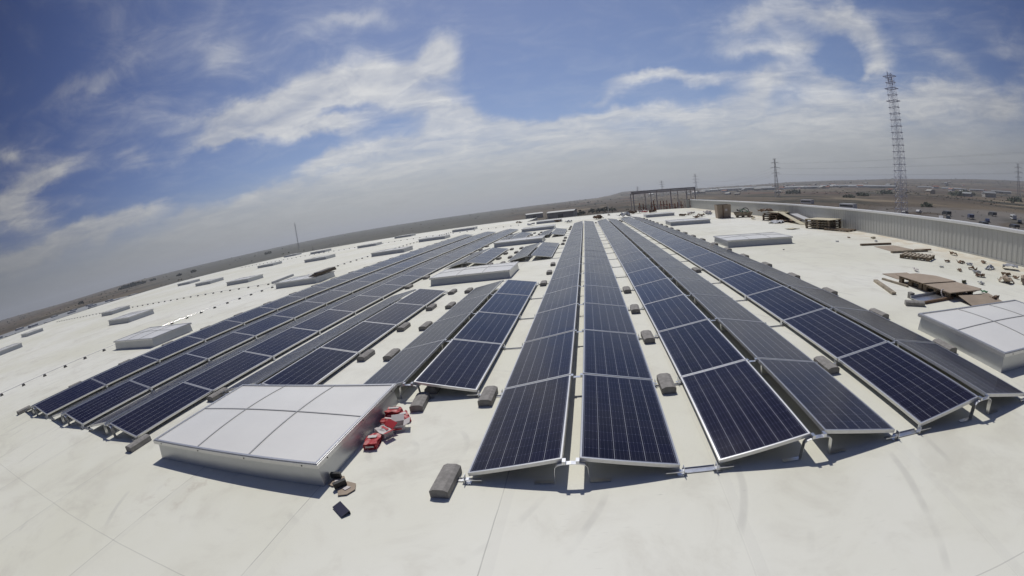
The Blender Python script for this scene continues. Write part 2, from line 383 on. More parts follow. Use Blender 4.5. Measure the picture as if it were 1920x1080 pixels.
block(-2.20,1.76,'grey block on the roof in front of the four-panel-deep block, nearer of two',.1)
block(-2.17,2.33,'grey block in the shade under the ridge left of the central row, farther of two')
# ------------------------------------------------------------------ rooflights
def skylight(x0,x1,y0,y1,lab,h=.29,detail=True,name='skylight'):
    cx,cy=(x0+x1)/2,(y0+y1)/2; w,d=(x1-x0)/2,(y1-y0)/2
    t=thing(name,lab,'skylight',(cx,cy,0),0,'low rooflights standing in a grid on the roof')
    c=MB(); hb=h-.05
    fl=.05   # curb is slightly narrower than the frame, with a foot flange
    p=[(-w+.02,-d+.02,.0),(w-.02,-d+.02,.0),(w-.02,d-.02,.0),(-w+.02,d-.02,.0),(-w+fl,-d+fl,hb),(w-fl,-d+fl,hb),(w-fl,d-fl,hb),(-w+fl,d-fl,hb)]
    c.hexa(p); link('curb',c.mesh('curb',M['curb'],bevel=.004),t)
    f=MB(); o,i=.0,.055
    for a in ((-w,w,-d,-d+i),(-w,w,d-i,d),(-w,-w+i,-d+i,d-i),(w-i,w,-d+i,d-i)): f.box(*a,hb,h)
    for a in ((-w+.012,w-.012,-d+.012,-d+i-.01),(-w+.012,w-.012,d-i+.01,d-.012)): f.box(*a,h,h+.012)
    for a in ((-w+.012,-w+i-.01,-d+i-.01,d-i+.01),(w-i+.01,w-.012,-d+i-.01,d-i+.01)): f.box(*a,h,h+.012)
    fo=link('frame',f.mesh('skylight_frame',M['alu'],bevel=.002 if detail else 0),t)
    g=MB(); nx,ny=12,8; W2,D2=w-i+.004,d-i+.004
    def hz(u,v): return h-.004+.05*(1-u*u)*(1-v*v)
    idx={}
    for a in range(nx+1):
        for b in range(ny+1):
            u=-1+2*a/nx; v=-1+2*b/ny; idx[a,b]=len(g.v); g.v.append((u*W2,v*D2,hz(u,v)))
    for a in range(nx):
        for b in range(ny): g.f.append((idx[a,b],idx[a+1,b],idx[a+1,b+1],idx[a,b+1])); g.m.append(0)
    link('dome',g.mesh('skylight_dome',M['lens'],smooth=True),t)
    gb=MB()
    def run(fn,n):
        q=[fn(-1+2*k/n) for k in range(n+1)]
        for k in range(n):
            (ax,ay,az),(bx,by,bz)=q[k],q[k+1]; gb.bar((ax,ay,az),(bx,by,bz),.017,.012)
    run(lambda s:(s*W2,.06*D2,hz(s,.06)+.004),12)
    for ux in (-.33,.33): run(lambda s,ux=ux:(ux*W2,s*D2,hz(ux,s)+.004),8)
    link('glazing_bar',gb.mesh('glazing_bars',M['lensbar']),t)
    if detail:
        for k in range(4):
            s_=MB(); x=-w+.22+k*(2*w-.44)/3; s_.bar((x,-d-.004,h-.026),(x,-d+.004,h-.026),.018,sides=8); link('screw',s_.mesh('frame_screw',M['screw']),fo)
        for k in range(3):
            s_=MB(); y=-d+.2+k*(2*d-.4)/2; s_.bar((w+.004,y,h-.026),(w-.004,y,h-.026),.018,sides=8); link('screw',s_.mesh('frame_screw',M['screw']),fo)
    return t
SKY=[(-5.74,-2.56,-.27,1.86,'large pale skylight with grey grid bars in the left foreground'),
(-5.73,-2.59,11.73,13.8,'long pale skylight between two panel blocks left of the central row, nearest such'),
(-5.95,-2.65,24.5,26.6,'second pale skylight along the gap left of the central row'),
(-5.95,-2.75,37.3,39.4,'third pale skylight along the gap left of the central row'),
(-5.95,-2.75,50.2,52.3,'pale skylight beyond the far end of the panel rows, left of centre'),
(6.22,9.35,.78,2.93,'large pale skylight cut by the right edge, beside the rightmost panels'),
(6.24,9.4,14.6,16.7,'pale skylight on the open roof right of the rows, second from camera'),
(6.4,9.5,28.1,30.2,'pale skylight right of the rows, third from camera'),
(6.45,9.5,41.2,43.3,'pale skylight right of the rows, farthest from camera'),
(-18.2,-14.85,5.76,7.84,'grey-sided skylight just beyond the leftmost panel row, closest on that side'),
(-18.2,-14.95,17.2,19.3,'skylight left of the rows with stacked boards at its right end'),
(-18.5,-15.2,30.7,32.8,'long skylight beyond the leftmost row, third from camera on that line'),
(-18.8,-15.5,42.9,45,'long skylight beyond the leftmost row, fourth from camera on that line'),
(-19.1,-15.7,56.9,59,'long skylight beyond the leftmost row, farthest on that line'),
(-30.9,-27.6,12,14.2,'skylight in front of the far wire, left field, with plain pale roof around'),
(-31,-28,24.7,26.8,'skylight on the second left line, just beyond the crosswise wire'),
(-31.4,-28.2,37.7,39.8,'skylight on the second left line, third from camera'),
(-31.7,-28.6,50.9,53,'skylight on the second left line, fourth from camera'),
(-32.6,-29.3,65.6,67.7,'skylight on the second left line, at the far roof edge'),
(-44.2,-41.1,5.7,8,'pale skylight cut by the left edge of the picture'),
(-43.9,-41.2,17.8,20,'skylight with a shining corner, left end of the crosswise wire'),
(-43.9,-40.9,31.1,33.4,'skylight on the third left line, beyond the crosswise wire'),
(-45,-41.8,43.9,46,'small far skylight on the third left line, fourth from camera'),
(-45.4,-42.2,57.9,60,'small far skylight with dark boards, third left line'),
(-58.3,-55,12.8,14.9,'small dark-ended skylight near the left roof edge, closest to camera'),
(-58.3,-55,38.8,41,'tiny far skylight near the left roof edge'),
(-58.3,-55,66,68,'tiny skylight at the far left corner of the roof')]
for i,(x0,x1,y0,y1,lab) in enumerate(SKY): skylight(x0,x1,y0,y1,lab,detail=(i in (0,1,5,6,9)),h=.29 if i<9 else .33)
# ------------------------------------------------------------------ wires on holder blocks
hm=MB(); hm.hexa([(-.07,-.07,0),(.07,-.07,0),(.07,.07,0),(-.07,.07,0),(-.045,-.045,.075),(.045,-.045,.075),(.045,.045,.075),(-.045,.045,.075)]); HM=hm.mesh('wire_holder',M['holder'],bevel=.006)
hm2=MB(); hm2.hexa([(-.06,-.07,0),(.06,-.07,0),(.06,.07,0),(-.06,.07,0),(-.04,-.045,.07),(.04,-.045,.07),(.04,.045,.07),(-.04,.045,.07)]); hm2.box(-.05,.05,.09,.19,0,.05); HM2=hm2.mesh('wire_holder',M['holder'])
WR=.009
def wire(p0,p1,step,lab,hl,mesh,n0=0):
    a=Vector(p0); b=Vector(p1); d=(b-a); L=d.length; d.normalize()
    w=MB(); n=max(2,int(L/step)); ang=math.atan2(d.y,d.x); side=Vector((-d.y,d.x,0)); NS=10
    for k in range(n*2+1):   # one continuous tube sagging slightly between the holders
        q=d*(k*L/(2*n)); z=.088-(.004 if k%2 else 0)
        for i in range(NS):
            t_=2*math.pi*i/NS; w.v.append((q.x+side.x*math.cos(t_)*WR,q.y+side.y*math.cos(t_)*WR,z+math.sin(t_)*WR))
    for k in range(n*2):
        for i in range(NS): w.f.append((k*NS+i,k*NS+(i+1)%NS,(k+1)*NS+(i+1)%NS,(k+1)*NS+i)); w.m.append(0)
    tag(link('lightning_wire',w.mesh('wire',M['wire'],smooth=True),None,(a.x,a.y,0)),lab,'wire')
    for k in range(int(L/step)+1):
        q=a+d*(k*step); tag(link('wire_holder',mesh,None,(q.x,q.y,0),ang-math.pi/2),hl%ordn(k+1),'wire holder','small blocks holding the roof wires')
wire((-19.03,-1.6,0),(-19.4,60.2,0),1.03,'thin shining wire on small blocks running away left of the panel rows','small grey block under the long shining wire, %s from camera',HM)
wire((-19.3,20.06,0),(-66,20.9,0),1.06,'thin wire on small blocks running crosswise over the open roof, nearer one','small grey block under the nearer crosswise wire, %s from its right end',HM)
wire((-8.6,52.8,0),(-62,56.5,0),1.03,'thin wire on small blocks running crosswise near the far roof edge','tiny block under the far crosswise wire, %s from its right end',HM)
# ------------------------------------------------------------------ roof deck, outer walls, parapet
GZ=-11.0
poly=[(-76,-16),(15.6,-16),(15.6,57.6),(9,58.6),(9,60.6),(-8.5,61.6),(-8.5,74.5),(-62,74.5),(-76,52)]
b=MB(); n=len(poly)
b.v=[(x,y,0) for x,y in poly]; b.f.append(tuple(range(n))); b.m.append(0)
struct('roof',b.mesh('roof',M['roof']))
b=MB()
for i in range(n):
    (x0,y0),(x1,y1)=poly[i],poly[(i+1)%n]
    b.quad((x0,y0,GZ),(x1,y1,GZ),(x1,y1,-.004),(x0,y0,-.004))
struct('warehouse_wall',b.mesh('warehouse_wall',M['clad']))
b=MB()   # low metal drip edge on the open sides of the roof
for (x0,y0),(x1,y1) in zip(poly[3:],poly[4:]+poly[:1]):
    b.bar((x0,y0,.03),(x1,y1,.03),.10,.06)
tag(link('roof_edge_trim',b.mesh('roof_edge_trim',M['clad'])),'low grey metal trim along the far and left edges of the roof','edge trim')
t=thing('parapet_wall','long ribbed grey sheet parapet with a white top along the right roof edge','wall',(15.27,0,0))
b=MB(); HP=1.13; y=-14.0; prof=[]
while y<57.4:
    prof+=[(0,y),(0,y+.105),(-.010,y+.125),(-.010,y+.225),(0,y+.245)]; y+=.25
for (xa,ya),(xb,yb) in zip(prof,prof[1:]): b.quad((xa,ya,0.0),(xa,ya,HP),(xb,yb,HP),(xb,yb,0.0))
b.quad((.18,-14,0),(.18,57.4,0),(.18,57.4,HP),(.18,-14,HP))
link('cladding',b.mesh('parapet_cladding',M['clad']),t)
b=MB(); b.box(-.06,.24,-14,57.5,HP,HP+.035); b.box(-.066,-.056,-14,57.5,HP-.07,HP+.02); link('coping',b.mesh('coping',M['coping'],bevel=.006),t)
b=MB(); b.box(-.07,-.023,-14,57.4,.0,.05); link('foot_flashing',b.mesh('foot_flashing',M['clad']),t)
t=thing('parapet_wall','short ribbed grey parapet return at the far right corner of the roof','wall',(9.2,57.7,0))
b=MB(); x=0.0; prof=[]
while x<6.0: prof+=[(x,0),(x+.105,0),(x+.125,.022),(x+.225,.022),(x+.245,0)]; x+=.25
for (xa,ya),(xb,yb) in zip(prof[110:],prof[111:]): b.quad((xa,-ya,0),(xb,-yb,0),(xb,-yb,HP),(xa,-ya,HP))
link('cladding',b.mesh('parapet_cladding',M['clad']),t)

# ------------------------------------------------------------------ things lying on the right-hand roof
def boxmesh(w,d,h,m,bev=.004,name='box',jit=0):
    b=MB(); b.box(-w/2,w/2,-d/2,d/2,0,h)
    if jit: b.v=[(x+random.uniform(-jit,jit),y+random.uniform(-jit,jit),z+(random.uniform(-jit,jit) if z>0 else 0)) for x,y,z in b.v]
    return b.mesh(name,m,bevel=bev)
def pallet(x,y,z,rz,L,Wd,lab,h=.13,grp=None,m='wood',tilt=(0,0)):
    t=thing('wooden_pallet',lab,'pallet',(x,y,z),rz,grp); t.rotation_euler=(tilt[0],tilt[1],rz)
    d=MB(); k=8; sw=L/k*.62
    for i in range(k):
        cx=-L/2+sw/2+(L-sw)*i/(k-1); d.box(cx-sw/2,cx+sw/2,-Wd/2,Wd/2,h-.02,h)
    link('top_deck',d.mesh('top_deck',M[m]),t)
    s=MB()
    for yy in (-Wd/2+.05,0,Wd/2-.05): s.box(-L/2,L/2,yy-.045,yy+.045,h-.04,h-.0215); 
    for xx in (-L/2+.07,0,L/2-.07):
        for yy in (-Wd/2+.05,0,Wd/2-.05): s.box(xx-.065,xx+.065,yy-.044,yy+.044,.0215,h-.0415)
    link('stringer',s.mesh('stringers',M['woodd']),t)
    q=MB()
    for yy in (-Wd/2+.05,0,Wd/2-.05): q.box(-L/2,L/2,yy-.046,yy+.046,0,.02)
    link('bottom_board',q.mesh('bottom_boards',M[m]),t)
    return t
pallet(12.0,9.3,0,R(122),1.15,.85,'single slatted pallet lying alone on the pale roof near the ribbed wall')
for k in range(4): pallet(14.22+random.uniform(-.02,.02),20.0,k*.132,R(-64)+random.uniform(-.02,.02),1.75,1.3,'pallet in the neat square stack by the wall, %s from the bottom'%ordn(k+1),grp='pallets in the neat square stack')
tag(link('board',boxmesh(1.8,1.35,.018,M['mdf']),None,(14.22,20.0,.529),R(-64)),'pale square board lying on top of the neat pallet stack','board')
pallet(14.45,18.5,0,R(-64),1.6,1.0,'low weathered pallet on the roof just nearer than the neat stack',h=.09,m='woodd')
for k in range(4): pallet(14.75+random.uniform(-.06,.06),27.4+random.uniform(-.06,.06),k*.135,R(20)+random.uniform(-.12,.12),2.0,1.45,'dark pallet in the untidy heap by the wall, %s from the bottom'%ordn(k+1),grp='pallets in the untidy heap',m='cardd')
tag(link('board',boxmesh(1.9,1.25,.05,M['mdf'],jit=.05),None,(14.95,27.3,.545),R(28)),'pale board with a dark slot on top of the untidy heap','board')
tag(link('board',boxmesh(.75,.2,.02,M['black']),None,(14.9,27.15,.62),R(24)),'narrow black strip lying on the pale board of the untidy heap','strip')
def rumple(w,d,h,m,seg=6,amp=.08,name='sheet'):
    b=MB(); idx={}
    for i in range(seg+1):
        for j in range(seg+1):
            idx[i,j]=len(b.v); b.v.append((-w/2+w*i/seg+random.uniform(-.03,.03)*w,-d/2+d*j/seg+random.uniform(-.03,.03)*d,random.uniform(0,amp)+h))
    for i in range(seg):
        for j in range(seg): b.f.append((idx[i,j],idx[i+1,j],idx[i+1,j+1],idx[i,j+1])); b.m.append(0)
    me=b.mesh(name,m); return me
def solid(o,t=.012):
    md=o.modifiers.new('s','SOLIDIFY'); md.thickness=t; md.offset=1; return o
tag(solid(link('crumpled_box',rumple(1.1,.9,.02,M['cardd'],5,.3),None,(13.9,28.0,.54),.4)),'dark brown crumpled carton on the left end of the untidy heap','carton')
tag(solid(link('foil_sheet',rumple(1.7,1.0,.01,M['foam'],7,.12),None,(13.55,25.2,0),.9)),'grey crumpled sheet lying in front of the untidy heap','sheet')
tag(solid(link('cardboard_sheet',rumple(1.5,1.9,.01,M['cardd'],7,.16),None,(14.75,25.6,0),.3)),'dark brown crumpled cardboard under the leaning boards','cardboard')
def plank(p0,p1,w,t,m,lab,cat='plank',name='plank',off=0):
    a=Vector(p0); bb=Vector(p1); L=(bb-a).length; q=MB(); q.box(0,L,-w/2,w/2,0,t)
    o=link(name,q.mesh(name,M[m],bevel=.003)); o.location=a
    d=(bb-a).normalized(); x=d; y=Vector((0,0,1)).cross(x).normalized(); z=x.cross(y); o.rotation_euler=Matrix((x,y,z)).transposed().to_euler()
    return tag(o,lab,cat)
plank((14.25,22.6,0),(14.35,26.3,.62),.38,.03,'mdf','long pale yellow board leaning down from the untidy heap','board','board')
plank((14.75,21.6,.12),(14.8,25.0,.55),.55,.02,'paintw','shiny white sheet leaning between the heap and the neat pallet stack','sheet','sheet')
tag(solid(link('plywood_offcut',rumple(.75,.55,.01,M['mdf'],3,.04),None,(12.3,20.4,0),.4),.02),'small pale board offcut alone on the roof in front of the neat stack','board')
# carton
t=thing('carton','tall brown open cardboard carton standing by the far right wall','carton',(12.0,32.8,0),R(-8))
b=MB(); w,d,h=.55,.66,1.12
for s,(ax,ay,bx,by) in enumerate(((-w,-d,w,-d),(w,-d,w,d),(w,d,-w,d),(-w,d,-w,-d))):
    b.hexa([(ax,ay,0),(bx,by,0),(bx*.97,by*.97,0),(ax*.97,ay*.97,0),(ax*1.1,ay*1.1,h),(bx*1.1,by*1.1,h),(bx*1.07,by*1.07,h),(ax*1.07,ay*1.07,h)])
b.box(-w*.96,w*.96,-d*.96,d*.96,.002,.012)
link('side',b.mesh('carton_sides',M['card']),t)
b=MB(); b.box(.08,.28,-d*1.085,-d*1.078,.60,.78); link('shipping_label',b.mesh('shipping_label',M['white']),t)
b=MB(); b.box(-.13,-.05,-d*1.11,-d*1.04,.02,h*.98); link('tape',b.mesh('tape',M['cardd']),t)
# tray of junk
t=thing('pallet_crate','low flared wooden crate full of green straps and black tubing beside the carton','crate',(13.65,32.3,0),R(-12))
b=MB(); w,d,h=.62,.5,.42
for (ax,ay,bx,by) in ((-w,-d,w,-d),(w,-d,w,d),(w,d,-w,d),(-w,d,-w,-d)):
    b.hexa([(ax,ay,.12),(bx,by,.12),(bx*.95,by*.95,.12),(ax*.95,ay*.95,.12),(ax*1.25,ay*1.2,h),(bx*1.25,by*1.2,h),(bx*1.2,by*1.15,h),(ax*1.2,ay*1.15,h)])
link('crate_side',b.mesh('crate_sides',M['wood']),t)
for x in (-.5,0,.5):
    b=MB(); b.box(x-.06,x+.06,-d,d,0,.119); link('bearer',b.mesh('bearer',M['woodd']),t)
b=MB(); b.box(-w*.94,w*.94,-d*.94,d*.94,.1195,.135); link('crate_floor',b.mesh('crate_floor',M['woodd']),t)
def tube_ring(c,r,th,m,tilt,lab,cat='ring'):
    q=MB(); N=14
    pts=[Vector((r*math.cos(2*math.pi*i/N),r*math.sin(2*math.pi*i/N),0)) for i in range(N+1)]
    for a,bb in zip(pts,pts[1:]): q.bar(a,bb,th,sides=6)
    o=link('cable_coil',q.mesh('coil',M[m],smooth=True)); o.location=c; o.rotation_euler=tilt; return tag(o,lab,cat)
tube_ring((13.3,32.0,.58),.16,.05,'white',(R(70),0,.3),'white hoop standing in the flared crate','hoop')
tube_ring((13.75,32.25,.50),.34,.07,'green',(R(25),.2,0),'green coil of strap lying in the flared crate','coil')
tube_ring((13.95,32.5,.56),.28,.08,'black',(R(35),-.3,0),'black coil of tubing in the flared crate','coil')
tube_ring((13.5,32.6,.52),.28,.08,'black',(R(15),.3,1),'black coil lying behind the white hoop in the crate','coil')
# cardboard pile near the right skylight
for k,(yy) in enumerate((5.85,4.85)): pallet(9.05,yy,0,R(90),.95,.95,'wooden pallet under the big brown cardboard, %s end'%('far' if k==0 else 'near'),h=.16,m='woodd')
def polyslab(name,pts,t,m,lab,cat,amp=0):
    q=MB(); n=len(pts)
    q.v=[tuple(p) for p in pts]+[(p[0],p[1],p[2]+t) for p in pts]
    q.f=[tuple(reversed(range(n))),tuple(range(n,2*n))]+[(i,(i+1)%n,n+(i+1)%n,n+i) for i in range(n)]; q.m=[0]*len(q.f)
    return tag(link(name,q.mesh(name,M[m])),lab,cat)
polyslab('cardboard_sheet',[(8.5,4.26,.175),(9.62,4.22,.175),(9.64,5.2,.175),(8.52,5.3,.175)][::1],.02,'card','near half of the brown cardboard covering the low pallets','cardboard')
polyslab('cardboard_sheet',[(8.44,5.2,.205),(9.6,5.1,.205),(9.62,5.9,.18),(9.3,6.4,.17),(8.55,6.45,.17)],.012,'card','far half of the brown cardboard covering the low pallets','cardboard')
polyslab('cardboard_sheet',[(8.72,3.62,.004),(9.95,3.66,.004),(9.93,4.2,.09),(8.75,4.2,.12)],.008,'card','brown cardboard flap sloping to the roof behind the cut-off skylight','cardboard')
polyslab('cardboard_sheet',[(8.78,6.62,.004),(9.6,6.55,.004),(9.72,7.3,.004),(8.8,7.38,.01)],.008,'card','flat brown cardboard sheet beyond the cardboard-covered pallets','cardboard')
polyslab('cardboard_sheet',[(9.6,4.6,.004),(10.5,4.9,.004),(10.3,6.1,.004),(9.7,5.9,.03)],.008,'card','flat brown cardboard on the wall side of the covered pallets','cardboard')
plank((8.32,6.75,0),(8.42,5.75,0),.07,.05,'wood','thin wooden batten beside the covered pallets')
plank((7.95,6.6,0),(7.50,5.22,0),.12,.06,'wood','lone brown timber plank lying on the pale roof, nearest to camera')
t=thing('channel_tray','white metal channel with a brown timber edge beside the covered pallets','channel',(8.2,4.58,0),R(6))
b=MB(); b.box(-.55,.55,-.20,.22,.02,.035); b.box(-.55,.55,.20,.22,.035,.09); link('channel',b.mesh('channel',M['galv']),t)
b=MB(); b.box(-.56,.56,-.26,-.205,0,.06); link('timber_edge',b.mesh('timber_edge',M['cardd']),t)
block(7.36,4.28,'grey stone block lying at the end of the white channel, off the rows',R(62))
tag(link('ballast_piece',boxmesh(.12,.12,.13,M['concrete'],jit=.01),None,(7.72,4.83,0)),'small grey block standing upright at the corner of the white channel','concrete piece')
tube_ring((8.55,4.52,.12),.09,.03,'white',(R(60),.2,0),'small white roll against the covered pallets','roll')
plank((11.8,12.75,0),(13.4,12.62,0),.10,.08,'woodd','dark timber beam along the far side of the brown mat','beam','beam')
polyslab('cardboard_mat',[(12.05,10.95,.004),(13.35,11.05,.004),(13.3,12.3,.004),(12.2,12.3,.004)],.008,'card','flat brown mat between two timber beams near the ribbed wall','cardboard')
plank((11.8,10.62,0),(13.65,10.5,0),.11,.08,'wood','brown timber beam along the near side of the brown mat','beam','beam')
plank((13.2,10.8,.0),(13.75,10.35,.06),.12,.06,'cardd','short dark offcut crossing the end of the near beam')
# scrap
SC=[(14.13,9.44,'dark bent offcut close to the foot of the ribbed wall','cardd',.35),(12.62,8.33,'curled dark scrap just right of the lone pallet','cardd',.22),(13.02,8.02,'thin dark splinter right of the curled scrap','cardd',.28),
(13.04,7.62,'flat dark scrap, right of the thin splinter','foam',.25),(14.03,7.76,'brown scrap near the foot of the wall, right part','cardd',.26),(13.26,6.83,'torn grey and brown wrapping on the sandy strip','foam',.42),
(14.15,6.6,'crumpled grey wrapping near the wall at the right edge of the picture','foam',.55),(11.78,6.95,'dark lump at the left end of the scrap line','cardd',.25),(12.5,6.98,'brown crumpled scrap in the middle of the scrap line','cardd',.3),
(12.15,6.5,'small grey lump under the scrap line','foam',.28),(11.81,6.07,'long brown torn strip behind the cardboard pile','cardd',.3),(13.0,5.92,'bent brown piece at the right end of the torn strip','cardd',.3),
(11.6,7.62,'pale small chip between pallet and scrap line','foam',.14),(10.2,7.42,'white crumpled bag beyond the far cardboard sheet','white',.28),(10.98,5.33,'grey torn paper right of the cardboard pile','foam',.22),
(12.06,5.21,'red-brown torn carton right of the cardboard pile','card',.45),(12.97,5.49,'dark crumpled scrap near the right edge of the picture','cardd',.24),(12.68,4.9,'flat pink-brown board cut by the right edge','card',.6),
(9.9,3.95,'dark twisted offcut on the brown flap by the cut-off skylight','cardd',.28),(10.52,5.6,'small olive scrap against the cardboard pile','bush2',.2),(10.17,4.54,'dark green strap end beside the cardboard pile','green',.2),
(12.9,15.3,'small dark chip on the roof near the neat pallet stack','cardd',.16),(11.5,14.2,'tiny pale chip on open roof before the pallet stack','foam',.14),(13.9,14.6,'thin pale splinter near the wall before the stack','mdf',.25),
(13.3,13.6,'small grey chip beside the dark timber beam','foam',.18),(8.1,12.9,'tiny dark bolt lying in front of the second right skylight','dark',.08),(12.3,38.2,'pale grey rubble bag by the far wall, nearer one','foam',.8),
(12.75,40.4,'pale grey rubble bag by the far wall, farther one','white',.9),(11.3,41.6,'white crumpled sheet near the far right skylight','white',.8),(11.0,36.4,'flat reddish-brown boards left of the tall carton','card',.9),
(10.2,35.2,'dark low strip on the roof left of the tall carton','cardd',.6),(9.8,38.9,'dark thin debris beyond the third right skylight','cardd',.7),(10.6,39.9,'brown thin debris before the farthest right skylight','card',.6),
(13.9,31.2,'dark flat scrap in front of the flared crate','cardd',.4),(13.4,29.3,'pale board scrap between crate and untidy heap','mdf',.6)]
for k,(x,y,lab,m,s) in enumerate(SC):
    o=link('scrap_piece',rumple(s,s*random.uniform(.35,.8),.004,M[m],4,s*.35),None,(x,y,0),random.uniform(0,3)); tag(solid(o,.01),lab,'scrap','loose scrap on the right-hand roof')
# far end of the roof: people-height pole, red-brown pile
t=thing('vent_pole','thin pale upright pole near the far edge of the roof','pole',(3.35,54.5,0)); b=MB(); b.bar((0,0,0),(0,0,1.5),.07,sides=8); link('pole',b.mesh('pole',M['foam']),t); b=MB(); b.box(-.16,.16,-.16,.16,0,.12); link('base',b.mesh('pole_base',M['cardd']),t)
for k,(x,y,m,s,lab) in enumerate(((6.3,52.5,'cardd',1.2,'brown crumpled heap at the far end of the rightmost rows'),(7.2,52.8,'white',1.1,'white sacks in the far heap at the end of the rightmost rows'),(7.9,52.2,'red',.8,'red bundle in the far heap at the end of the rightmost rows'),(8.8,51.5,'cardd',1.0,'dark bundle right of the red one in the far heap'),(4.6,45.6,'foam',1.6,'grey frame parts stacked at the far end of the right rows'),(1.7,47.2,'cardd',1.3,'dark plank at the far end of the central row'))):
    tag(solid(link('bundle',rumple(s,s*.7,.02,M[m],5,s*.38),None,(x,y,0),k)),lab,'bundle')
for k,(x,y) in enumerate(((-6.4,48.6),(-3.2,50.1),(-1.75,45.6),(-9.6,60.0))):
    tag(solid(link('bundle',rumple(.9,.6,.02,M['cardd' if k%2 else 'foam'],5,.3),None,(x,y,0),k)),['grey tangled parts left of the far skylight','dark pile right of the far skylight','dark part at the far end of the aisle left of the central row','dark clutter at the step in the far roof edge'][k],'clutter')
# boards stacked on the left skylight
for k in range(4): tag(link('board',boxmesh(2.35-.08*k,.5,.045,M['holder' if k%2 else 'woodd']),None,(-15.25+.03*k,18.45+.04*k,.386+.047*k),R(90+3*k)),'dark long board stacked on the skylight beside the wire, %s from the bottom'%ordn(k+1),'board','dark boards stacked on a skylight')
plank((-20.45,19.5,.08),(-20.7,22.2,.14),.16,.16,'foam','grey rolled bundle beside the skylight with the stacked boards','roll','bundle')
# ------------------------------------------------------------------ red boxes, cards, plate near the first skylight
def smallbox(x,y,rz,w,d,h,m,lab,z=0,open_=False,tilt=0,flap=False):
    t=thing('screw_box',lab,'box',(x,y,z),rz,'small cardboard boxes beside the near skylight'); t.rotation_euler=(tilt,0,rz)
    b=MB()
    if open_:
        th=.004
        b.box(-w/2,w/2,-d/2,-d/2+th,0,h); b.box(-w/2,w/2,d/2-th,d/2,0,h); b.box(-w/2,-w/2+th,-d/2+th,d/2-th,0,h); b.box(w/2-th,w/2,-d/2+th,d/2-th,0,h); b.box(-w/2+th,w/2-th,-d/2+th,d/2-th,0,th)
    else: b.box(-w/2,w/2,-d/2,d/2,0,h)
    if not open_:
        b=MB(); n=4; cj={}
        def cv(i,j,k):
            if (i,j,k) not in cj:
                q=.016; cj[i,j,k]=len(b.v); b.v.append((-w/2+w*i/n+random.uniform(-q,q),-d/2+d*j/n+random.uniform(-q,q),(h*k/n+(random.uniform(-q,q*.4) if k else 0))))
            return cj[i,j,k]
        for u in range(n):
            for v in range(n):
                for f in (((u,v,n),(u+1,v,n),(u+1,v+1,n),(u,v+1,n)),((u,0,v),(u+1,0,v),(u+1,0,v+1),(u,0,v+1)),((u+1,n,v),(u,n,v),(u,n,v+1),(u+1,n,v+1)),((0,u+1,v),(0,u,v),(0,u,v+1),(0,u+1,v+1)),((n,u,v),(n,u+1,v),(n,u+1,v+1),(n,u,v+1))):
                    b.f.append(tuple(cv(*c) for c in f)); b.m.append(0)
    link('body',b.mesh('box_body',M[m]),t)
    pm_=M['white' if m=='red' else 'red']
    b=MB(); b.box(-w*.32,w*.32,-d*.5-.019,-d*.5-.017,h*.45,h*.7); link('label_patch',b.mesh('label_patch',pm_),t)
    if not open_: b=MB(); b.box(-w*.34,w*.34,d*.05,d*.3,h+.0065,h+.008); link('label_patch',b.mesh('label_patch',pm_),t)
    if open_ or flap:
        b=MB(); b.hexa([(-w/2,d/2,h),(w/2,d/2,h),(w/2,d/2+.003,h),(-w/2,d/2+.003,h),(-w/2,d/2+.09,h+.05),(w/2,d/2+.09,h+.05),(w/2,d/2+.093,h+.05),(-w/2,d/2+.093,h+.05)])
        b.hexa([(w/2,-d/2,h),(w/2+.003,-d/2,h),(w/2+.003,d/2,h),(w/2,d/2,h),(w/2+.08,-d/2,h+.03),(w/2+.083,-d/2,h+.03),(w/2+.083,d/2,h+.03),(w/2+.08,d/2,h+.03)])
        link('flap',b.mesh('flap',M['white' if not flap else 'red']),t)
    return t
smallbox(-2.42,.66,R(12),.17,.25,.085,'red','red box lying nearest to the camera beside the skylight')
smallbox(-2.37,.90,R(-32),.21,.15,.085,'white','white-topped box leaning against the nearest red box',flap=True)
smallbox(-2.24,1.06,R(20),.17,.16,.08,'white','open empty greyish box in the middle of the red boxes',open_=True)
smallbox(-2.42,1.16,R(-8),.20,.13,.085,'red','red box with torn lid against the skylight side, behind the open box')
smallbox(-2.43,1.37,R(6),.21,.15,.13,'red','tallest red and white box, farthest along the skylight side')
smallbox(-2.26,1.30,R(38),.12,.17,.09,'red','tilted red box on the outer side of the group',tilt=.25)
def card(x,y,rz,s,lab):
    t=thing('torn_card',lab,'cardboard piece',(x,y,0),rz)
    b=MB(); b.prism([(-s,-s*.6),(-s*.3,-s),(s*.6,-s*.8),(s,0),(s*.5,s*.9),(-s*.5,s*.8)],.012,.018); o=link('card',b.mesh('card',M['card']),t)
    b=MB(); b.box(-s*.9,s*.3,s*.35,s*.75,.019,.085); link('plastic_cap',b.mesh('plastic_cap',M['black'],bevel=.004),t)
    b=MB(); b.prism([(-s*.2,-s*.4),(s*.4,-s*.3),(s*.2,s*.1),(-s*.3,0)],.019,.026); link('white_scrap',b.mesh('white_scrap',M['white']),t)
    b=MB(); b.box(-s*.6,s*.4,-s*.3,s*.3,0,.0119); link('card_fold',b.mesh('card_fold',M['card']),t)
card(-2.47,-.14,R(10),.10,'small torn brown card with a black cap touching the skylight corner')
card(-2.30,-.25,R(50),.12,'larger torn brown card with a black cap and white scrap near skylight corner')
t=thing('clamp_plate','dark blue bent plate lying alone on the near roof','plate',(-2.16,-.60,0),R(-35)); b=MB(); b.hexa([(-.11,-.05,.012),(.11,-.05,.012),(.11,.05,.035),(-.11,.05,.035),(-.11,-.05,.018),(.11,-.05,.018),(.11,.05,.041),(-.11,.05,.041)]); link('plate',b.mesh('plate',M['blue'],bevel=.002),t)
